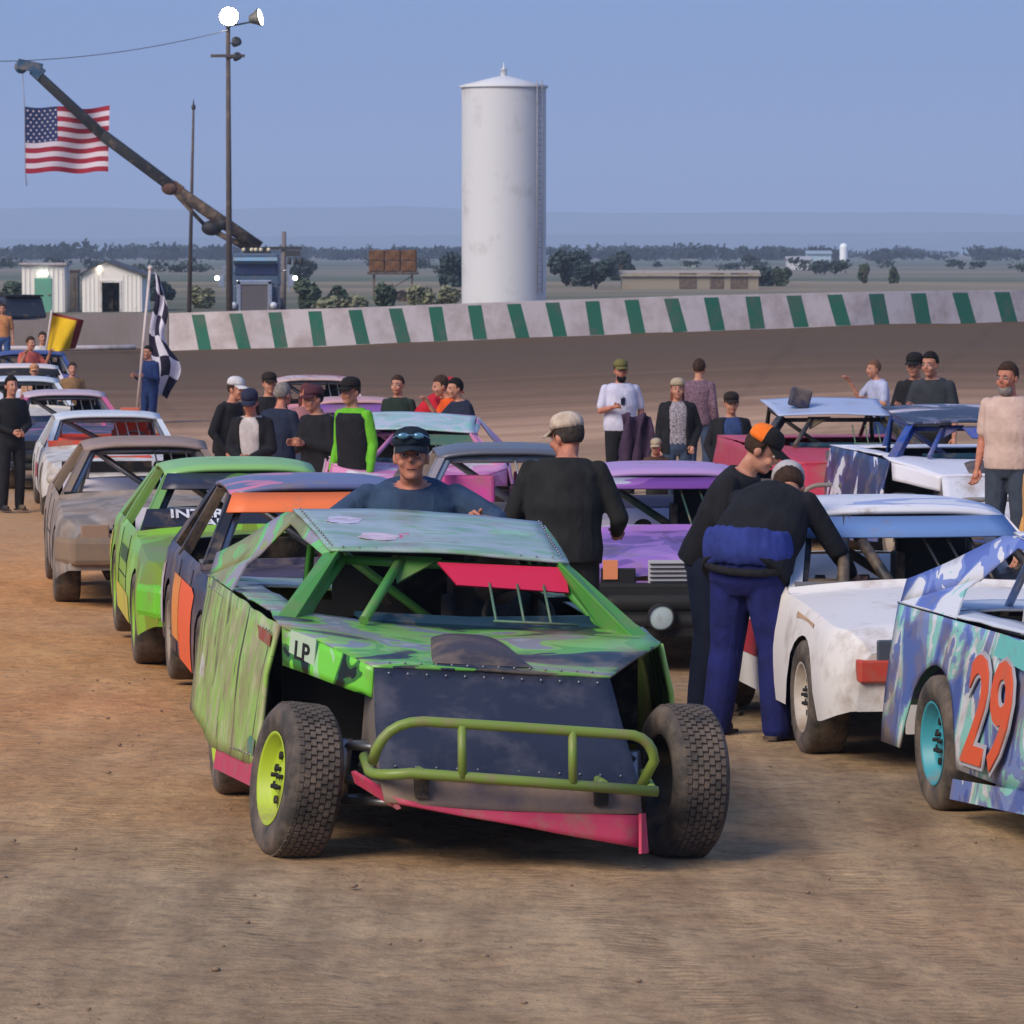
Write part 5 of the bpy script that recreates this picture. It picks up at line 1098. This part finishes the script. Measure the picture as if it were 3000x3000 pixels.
q = MB(); q.box((-.62, -.93, .56), (.34, .12, .12)); q.box((-.52, -.99, .46), (.24, .04, .08)); q.build("tow_bracket", paint("bracket_red", (190, 66, 50), .6, dirt=.25), K_, bevel=.01)
q = MB(); q.box((-.50, -1.0, .34), (.07, .03, .24)); q.build("bracket_strap", paint("strap_white", (204, 196, 190), .6, dirt=.3), K_)
q = MB(); q.tube([(-.50, .76, .87), (-.36, 1.42, 1.24)], .035, 8); q.tube([(-.20, .76, .87), (-.34, 1.42, 1.24)], .035, 8); q.build("windshield_brace", paint("cage_black", (26, 26, 30)), K_)
# L blue 29
sideL = livery("side_blue_29", [(.0, (70, 92, 158)), (.36, (86, 106, 168)), (.43, (120, 136, 186)), (.47, (140, 200, 190)), (.52, (212, 212, 216)), (.585, (104, 122, 178)), (.66, (72, 92, 160)), (.70, (150, 206, 196)), (.74, (206, 206, 212))], (1, .8, .45), (R(25), 0, 0), 2.6, 1.6, .34, .4, 4)
roofL = livery("roof_white_blue_29", [(.0, (86, 108, 180)), (.44, (110, 130, 190)), (.5, (222, 222, 226)), (.64, (226, 224, 228)), (.70, (90, 116, 190))], (1, .8, .8), (0, 0, R(20)), 2.0, 1.2, .12, .35)
L_ = modified("blue and white open wheel race car with a big orange number 29", (3.58, 19.78, gz(2.24, 22.07)), R(10.5), sideL, roofL, livery("hood_white_29", [(.0, (206, 208, 214)), (.6, (214, 214, 220)), (.68, (140, 176, 196))], (1, 1, 1), (0, 0, 0), 1.5, 1, .15), paint("frame_white", (214, 214, 220), .4, dirt=.15), paint("nose_blue", (60, 80, 150), .4), sideL, paint("bumper_silver", (170, 172, 178), .35, .6), paint("rim_teal", (60, 150, 166), .4, dirt=.18), sailm=livery("sail_white_blue", [(.0, (92, 110, 180)), (.46, (120, 136, 196)), (.52, (216, 216, 222)), (.66, (140, 200, 190))], (1, 1, .8), (R(30), 0, 0), 2.4, 1.2, .14, .35), rear_arch=True, tilt=.0)
Mn = fm((-1.014, 1.52, .555), (0, -1, .02), (.13, 0, 1))
text("number", "29", .74, paint("number_silver", (176, 176, 184), .4, dirt=.2), L_, Mn @ tr(0, 0, .012), .004, .030, 1.0)
text("number", "29", .74, paint("number_orange", (222, 92, 54), .45, dirt=.2), L_, Mn @ tr(0, 0, .022), .004, .010, 1.0)
q = MB(); q.slab([Mn @ Vector(v) for v in ((-.05, .31, .012), (.46, .27, .012), (.46, .40, .012), (.02, .42, .012))], .006); q.build("side_stripe", paint("stripe_cyan", (110, 190, 184), .5, dirt=.15), L_)
# M right background
silv = paint("roof_silver_blue", (168, 178, 204), .35, dirt=.12)
M1 = modified("red open wheel race car under a silver blue roof in the right background", ground_loc(3.44, 44.5), R(4), paint("side_red", (176, 50, 66), .45, dirt=.2), silv, paint("hood_red", (186, 56, 74), .4, dirt=.15), paint("frame_dark", (40, 42, 40), .5), paint("nose_red", (180, 52, 70), .45), paint("valance_red", (170, 50, 60), .5), paint("bumper_grey", (120, 120, 124)), paint("rim_red", (170, 70, 50), .5), tilt=.0, sailm=silv, open_sides=True)
q = MB(); q.box((-.30, 1.7, 1.44), (.22, .12, .20), ry(14)); o_ = q.build("roof_camera_box", paint("box_navy", (36, 40, 62), .5), M1, bevel=.02)
M2 = modified("white hooded open wheel race car with blue trim at the right beside the bearded man", ground_loc(4.52, 41.0), R(6), livery("side_white_navy", [(.0, (40, 48, 84)), (.5, (60, 72, 120)), (.56, (206, 206, 214))], (1, 1, 1), (0, 0, 0), 1.6, 1, .2), livery("roof_grey_navy", [(.0, (44, 48, 66)), (.52, (90, 92, 112)), (.6, (190, 178, 186))], (1, 1, 1), (0, 0, 0), 1.8, 1, .15), paint("hood_white_m", (216, 214, 222), .4, dirt=.1), paint("frame_blue", (40, 74, 150), .4), paint("nose_white_m", (206, 206, 214), .5), paint("valance_blue", (60, 80, 150), .5), paint("bumper_grey", (120, 120, 124)), rimd, tilt=.0, visor=paint("visor_deep_blue", (44, 80, 170), .5), sailm=paint("sail_dark", (48, 50, 62), .5), open_sides=True)
# dark pickup at far left on the track
def pickup():
    d = 146; p = at(46, 945, d); t = thing("sport_utility", "dark tall car parked behind the grey wall at the left edge", "car", (p.x, d, -.48), R(-62))
    b = paint("pickup_dark", (46, 48, 62), .35, dirt=.15)
    m = MB(); m.box((0, 0, .70), (5.0, 1.8, .55)); m.box((1.35, 0, .92), (1.9, 1.7, .12)); m.build("body", b, t, bevel=.08)
    m = MB(); m.box((-.2, 0, 1.36), (2.1, 1.6, .72), None, 0, .84); m.build("cab", b, t, bevel=.08)
    m = MB(); m.box((-.2, -.76, 1.40), (1.5, .06, .36)); m.build("window", paint("pickup_glass", (70, 78, 92), .1, dirt=.1), t)
    for x in (-1.6, 1.6):
        for y in (-.78, .78):
            m = MB(); m.lathe([(.24, -.12), (.38, -.12), (.40, 0), (.38, .12), (.24, .12)], tr(x, y, .40) @ rx(90), 20, cap=True); m.build("wheel", TYRE, t)
    m = MB(); m.box((0, 0, 1.74), (1.7, 1.3, .06)); m.build("roof_rack", BLACK, t)
pickup()
# ------------------------------------------------------------------ crew and spectators
blk = cloth("cloth_black", (34, 34, 38)); nvy = cloth("cloth_navy", (38, 46, 66)); jean = cloth("cloth_jeans", (62, 76, 100)); drk = cloth("cloth_dark_olive", (44, 44, 40)); hbr = cloth("hair_brown", (70, 50, 38), (46, 34, 28), 40); hgr = cloth("hair_grey", (140, 132, 126), (110, 104, 100), 40); hbl = cloth("hair_black", (30, 26, 26), (20, 18, 18), 40); tan = cloth("cap_tan", (176, 160, 134)); whc = cloth("cap_white", (206, 204, 206)); gryp = cloth("cloth_grey", (110, 110, 118))
def vest(mat):
    def fn(t, k, up, hp, V):
        m = MB(); prof = [(.84, .195, .145), (1.0, .19, .14), (1.2, .20, .15), (1.36, .205, .145), (1.42, .17, .12)]
        m.loft([[up(a * math.cos(2 * math.pi * j / 18), b * math.sin(2 * math.pi * j / 18) + .012, z) for j in range(18)] for z, a, b in prof]); remesh_later(m, "vest", mat, t, .016)
    return fn
def print_patch(mat, w, h, z=1.26, x=0.0):
    def fn(t, k, up, hp, V):
        m = MB(); rr = random.Random(int(w * 1000)); n = 9
        for i in range(n):
            a = x - w / 2 + w * i / n; hh = h * rr.uniform(.4, 1); m.slab([up(a, -.150, z - hh / 2), up(a + w / n * .8, -.150, z - hh / 2), up(a + w / n * .8, -.151, z + hh / 2), up(a, -.151, z + hh / 2)], .03)
        m.build("shirt_print", mat, t)
    return fn
# by the near cars
person("man in a dark blue t-shirt with sunglasses on his cap, behind the green car", 0, 0, 0, 1.88, 0, 19, cloth("tee_slate", (56, 76, 102), (46, 62, 86)), jean, SKIN2, 'short', (((.22, -.08, -.17), (.14, -.36, -.10)), ((.24, -.10, -.15), (.12, -.38, -.09))), 'cap', cloth("cap_black_blue", (30, 42, 54)), hgr, head=(0, -14, 0), build=1.42, vox=.010, loc=(-.535, 23.62, gz(-.53, 23.6)), shades=True, extra_fn=print_patch(cloth("print_pale", (170, 160, 170)), .12, .07, 1.24, .07))
person("heavy man in a black jacket and mottled tan cap seen from behind", 1652, 1196, 25.9, 1.80, 172, 5, cloth("jacket_black", (40, 40, 40), (30, 30, 31)), cloth("trousers_dark", (50, 48, 46)), SKIN2, 'long', (((.12, .0, -.27), (.08, -.22, -.36)), ((.11, -.02, -.27), (.02, -.24, -.32))), 'cap', cloth("cap_camo", (202, 184, 164), (176, 154, 136), 22), cloth("hair_dark_grey", (70, 62, 56), (48, 42, 38), 40), head=(52, 6, 0), build=1.2, vox=.012, neck=.035)
o3 = person("young man in a black t-shirt and an orange and black cap looking down", 0, 0, 0, 1.86, 68, 27, cloth("cloth_black", (34, 34, 38)), nvy, SKIN, 'short', (((.03, .03, -.28), (.04, -.03, -.53)), 'lean'), 'two', [cloth("cap_orange", (246, 128, 44), (236, 112, 36)), cloth("cap_black", (34, 32, 32))], hbr, head=(6, 14, 0), build=1.05, vox=.011, loc=(1.20, 26.9, gz(1.2, 26.9)))
ov = cloth("overalls_blue", (34, 40, 104), (27, 31, 78), 6)
def tied(t, k, up, hp, V):
    m = MB(); rr = random.Random(2)
    for i in range(26):
        a = i / 26 * 6.283; m.ball(V(.215 * math.cos(a), .16 * math.sin(a) + .01, 1.03 + .03 * math.sin(a) + rr.uniform(-.012, .012)), (.052, .052, .12), 10, 8)
    m.cone(V(.12, -.17, 1.0), .05, V(.17, -.21, .78), .04)
    remesh_later(m, "tied_overalls", cloth("overalls_top_blue", (52, 66, 138), (40, 50, 110), 6), t, .014)
    m = MB(); m.tube([V(.235 * math.cos(i / 20 * 6.283), .20 * math.sin(i / 20 * 6.283), .945 + .03 * math.sin(i / 20 * 6.283 + 2.5)) for i in range(21)], .022 * k, 8); m.build("belt", blk, t)
person("man in a pale cap, black shirt and blue overalls tied at the waist, bending over", 0, 0, 0, 1.86, 150, 44, cloth("shirt_black_bend", (30, 31, 36)), ov, SKIN, 'long', (((.12, -.12, -.26), (.10, -.34, -.40)), ((.06, -.18, -.24), (-.04, -.38, -.38))), 'cap', cloth("cap_pale_grey", (190, 184, 184)), hbr, head=(30, 24, 0), build=1.34, vox=.011, neck=.05, loc=(1.38, 25.62, gz(1.38, 25.6)), extra_fn=tied, stance=.07)
# middle right background
G1 = "crew standing behind the purple car"
person("bearded man in a white t-shirt and olive cap behind the purple car", 1818, 1056, 57, 1.80, 10, 0, cloth("tee_white", (206, 204, 222), (188, 186, 206)), blk, SKIN2, 'short', ('hold', 'pocket'), 'cap', cloth("cap_olive", (110, 104, 62)), hbr, build=1.15, beard=hbl, group=G1, extra_fn=print_patch(nvy, .05, .12, 1.24, .0))
person("woman in a tan knit hat and black jacket over a striped shirt", 1985, 1110, 55, 1.72, 0, 2, cloth("shirt_striped", (180, 172, 180), (90, 84, 92), 60), jean, SKIN, 'long', ('down', 'pocket'), 'beanie', tan, cloth("hair_auburn", (120, 66, 46), None, 40), 'long', coat=blk, group=G1)
person("person in a plaid shirt behind the woman in the tan hat", 2048, 1052, 61, 1.80, 160, 0, cloth("shirt_plaid", (130, 104, 118), (84, 62, 76), 50), jean, SKIN, 'long', ('down', 'down'), None, None, hbr, group=G1)
person("youth in a black hoodie over a blue shirt and a dark cap", 2142, 1152, 51, 1.70, 8, 0, cloth("shirt_blue", (56, 76, 122)), blk, SKIN, 'long', ('pocket', 'pocket'), 'cap', cloth("cap_dark_brown", (44, 36, 32)), hbr, coat=blk, group=G1)
person("child in a beige hat just above the roof of the purple car", 1925, 1284, 47, 1.14, -10, 8, cloth("shirt_brown", (84, 60, 50)), drk, SKIN, 'short', ('front', 'front'), 'cap', tan, hbr, group=G1)
def cloth_bundle():
    d = 55.6; a = at(1822, 1215, d); w = 86 / FPX * d; h = 170 / FPX * d
    m = MB(); rows = []
    for j in range(13):
        v = j / 12; rows.append([Vector((a.x + w * (i / 12 - .5 + .5) * (1 - .18 * v * (1 - i / 12)) + .03 * math.sin(v * 7 + i), d + .07 * math.sin(i * 1.3 + v * 3), a.z - v * h + .03 * math.sin(i * .9))) for i in range(13)])
    m.grid(rows); tag(m.build("cloth", cloth("cloth_plum", (72, 54, 78)), None, solid=.03), "dark plum cloth hanging in front of the man in the white t-shirt", "cloth")
cloth_bundle()
# right background
person("boy in a pale blue t-shirt and denim shorts leaning on the silver blue roof", 2580, 1052, 56, 1.56, -62, 8, cloth("tee_pale_blue", (176, 182, 212)), cloth("shorts_denim", (44, 66, 112)), SKIN, 'short', ('raise', 'hold'), None, None, cloth("hair_light_brown", (112, 82, 64), None, 40), shorts=True)
person("man in a black hoodie and cap, left of the pair in black at the right", 2688, 1034, 49.5, 1.80, -25, 6, blk, blk, SKIN, 'long', ('hold', 'hold'), 'cap', cloth("cap_black", (34, 32, 32)), hbl)
person("man in a charcoal shirt with dark hair, right of the pair in black", 2742, 1026, 48, 1.84, -30, 10, cloth("shirt_charcoal", (56, 60, 66)), blk, SKIN, 'short', ('hold', 'down'), None, None, hbl, build=1.1)
person("grey bearded man in a pinkish beige shirt standing at the right edge", 2958, 1060, 39, 1.86, -28, 2, cloth("shirt_pink_beige", (206, 178, 164), (190, 162, 150)), cloth("jeans_dark", (64, 72, 86)), SKIN2, 'short', ('down', 'down'), None, None, hbr, build=1.18, beard=hgr, head=(-10, 4, 0), vox=.012)
person("person in a tan shirt mostly cut off by the right edge behind the 29 car", 3058, 1255, 30.0, 1.66, -60, 0, cloth("shirt_tan", (214, 160, 96)), jean, SKIN, 'long', ('down', 'down'), None, None, hbr)
# middle left group
G2 = "crew standing between the two rows of cars"
person("man in black with a white cap, leftmost of the crew by the green roof", 668, 1104, 52, 1.80, 55, 8, blk, blk, SKIN, 'long', ('pocket', 'pocket'), 'cap', whc, hbr, group=G2, build=1.1)
person("boy in a dark cap and black and white jacket looking down", 742, 1140, 46.5, 1.72, -15, 8, cloth("shirt_white_g", (204, 196, 196)), blk, SKIN, 'long', ('front', 'front'), 'cap', cloth("cap_navy", (44, 48, 70)), hbr, 'long', coat=blk, head=(10, 14, 0), group=G2)
person("person in a dark brown hat behind the boy with the navy cap", 788, 1094, 56, 1.80, 20, 0, blk, blk, SKIN, 'long', ('down', 'down'), 'cap', cloth("cap_dark_brown", (44, 36, 32)), hbr, group=G2)
person("grey haired man in a navy jacket turned away from the camera", 812, 1120, 48, 1.78, 140, 6, nvy, blk, SKIN2, 'long', ('front', 'front'), None, None, hgr, build=1.2, group=G2)
person("woman with a flushed face and reddish hair in a pale scarf", 898, 1124, 52, 1.66, 25, 0, cloth("shirt_rose", (160, 110, 114)), jean, SKIN2, 'long', ('down', 'down'), None, None, cloth("hair_maroon", (96, 54, 56), None, 40), 'long', group=G2)
person("person in a black jacket and maroon cap with folded arms", 934, 1130, 45, 1.78, -48, 4, blk, blk, SKIN, 'long', ('fold', 'fold'), 'cap', cloth("cap_maroon", (84, 48, 58)), hbl, build=1.2, group=G2)
person("man in a black vest with lime green sleeves", 1036, 1108, 44, 1.80, -40, 2, cloth("sleeve_lime", (110, 190, 50), (96, 168, 44)), blk, SKIN, 'long', ('down', 'down'), 'cap', cloth("cap_black", (34, 32, 32)), hbr, group=G2, extra_fn=vest(blk))
person("dark haired person in a dark green shirt standing by the far pink car", 1166, 1100, 56, 1.70, -20, 0, cloth("shirt_dark_green", (40, 52, 46)), blk, SKIN, 'short', ('down', 'down'), None, None, hbr, group=G2)
person("person in a bright red shirt bending forward by the far pink car", 0, 0, 0, 1.76, 75, 42, cloth("shirt_red", (196, 36, 52)), jean, SKIN, 'short', ('lean', 'lean'), 'cap', cloth("cap_red", (190, 40, 50)), hbr, loc=(at(1262, 1200, 56).x - .2, 56, gz(-1, 56) + .1), group=G2)
person("person in an orange shirt beside the one in red", 0, 0, 0, 1.78, -70, 22, cloth("shirt_orange", (230, 92, 36)), jean, SKIN, 'short', ('lean', 'lean'), None, None, hbr, loc=(at(1318, 1200, 55).x + .15, 55, gz(-1, 55) + .02), group=G2)
person("man in a dark navy shirt with his arm raised right of the orange shirt", 1362, 1104, 54, 1.74, -60, 10, nvy, blk, SKIN, 'short', ('raise', 'down'), None, None, hbl, group=G2, build=1.1)
# left edge and the queue
person("woman with long dark hair all in black standing at the left edge", 32, 1102, 57, 1.74, 30, 0, blk, blk, SKIN, 'long', ('front', 'front'), None, None, hbl, 'long')
person("person in a tan and orange top far off at the left edge", 8, 890, 108, 1.74, 0, 0, cloth("shirt_tan_orange", (206, 140, 92)), cloth("trousers_blue", (60, 90, 140)), SKIN, 'short', ('down', 'down'), None, None, hbr)
person("person in a salmon red shirt holding up a hand near the yellow flag", 84, 985, 84, 1.74, 40, 4, cloth("shirt_salmon", (206, 104, 92)), jean, SKIN, 'short', ('raise', 'raise'), None, None, hbr)
person("person in a white shirt holding the yellow flag", 124, 972, 90, 1.76, 20, 0, cloth("shirt_white_f", (214, 208, 204)), jean, SKIN, 'short', ('down', 'raise'), None, None, hbr)
person("tan capped child standing between the far left cars", 100, 1068, 73, 1.50, 10, 0, cloth("shirt_sand", (196, 150, 120)), jean, SKIN, 'short', ('down', 'down'), 'cap', cloth("cap_sand", (206, 150, 110)), hbr)
person("brown haired child in a tan shirt standing by the far white car", 212, 1062, 73, 1.50, 15, 0, cloth("shirt_ochre", (150, 116, 80)), jean, SKIN, 'short', ('down', 'down'), None, None, hbr)
person("person in a navy suit carrying the checkered flag", 438, 1012, 85, 1.78, -40, 2, cloth("suit_navy", (36, 56, 104), (30, 46, 88)), cloth("suit_navy", (36, 56, 104)), SKIN, 'long', ('hold', 'hold'), None, None, hbl)
def flags():
    d = 84.4; a = at(402, 1195, d); b = at(440, 785, d); ax = (b - a)
    m = MB(); m.tube([a, b], .028, 8); m.ball(b, .05, 8, 6)
    o = m.build("flagpole", paint("pole_white", (206, 190, 184), .5, dirt=.15)); tag(o, "pale flagpole held by the person in the navy suit", "flagpole")
    W_ = cloth("check_white", (214, 210, 222), (196, 192, 208), 3); B2 = cloth("check_black", (44, 40, 62), (36, 32, 50), 3)
    m = MB(); nu, nv = 12, 24; L = ax.length * .93
    def fp(u, v):
        droop = v * L; base = b - ax.normalized() * (v * L * .50) - Vector((0, 0, v * L * .50)); w = (.12 + .28 * sst(0, .7, v)) * u * 1.15 * (1 + .25 * math.sin(v * 11))
        return base + Vector((w + .05 * math.sin(v * 9), 1.0 - .12 * math.sin(u * 7 + v * 6) * u, -.35 * u * (1 - v) - .04 * math.sin(u * 8)))
    for i in range(nu):
        for j in range(nv):
            m.add([fp(i / nu, j / nv), fp((i + 1) / nu, j / nv), fp((i + 1) / nu, (j + 1) / nv), fp(i / nu, (j + 1) / nv)], [(0, 1, 2, 3)], (i // 4 + j // 4) % 2, True)
    tag(m.build("flag", [W_, B2]), "large black and white checkered flag hanging from the pale pole", "flag")
    d = 88.8; m = MB(); c = at(190, 975, d); S = FPX / d
    ye = cloth("flag_yellow", (226, 186, 40), (206, 166, 34), 2); rd = cloth("flag_brick", (140, 56, 50), (120, 46, 44), 2)
    P = lambda x, y, o=0: at(x, y, d + o)
    n = 14
    for i in range(n):
        for j in range(n):
            def g(u, v):
                tl, tr_, br, bl = Vector((152, 915)), Vector((246, 938)), Vector((222, 1020)), Vector((136, 1035)); q = tl.lerp(tr_, u).lerp(bl.lerp(br, u), v); return P(q.x, q.y, .12 * math.sin(u * 6 + v * 2))
            u0, v0 = i / n, j / n; e_ = 1 if (i >= n - 3 or j < 1) else 0
            m.add([g(u0, v0), g((i + 1) / n, v0), g((i + 1) / n, (j + 1) / n), g(u0, (j + 1) / n)], [(0, 1, 2, 3)], e_, True)
    tag(m.build("flag", [ye, rd]), "yellow flag with a brick red edge held up above the far left cars", "flag")
    m = MB(); m.tube([P(152, 908), P(128, 1075)], .022, 6); tag(m.build("flagpole", paint("pole_white", (206, 190, 184))), "short pale stick of the yellow flag", "flagpole")
flags()
finish_people()
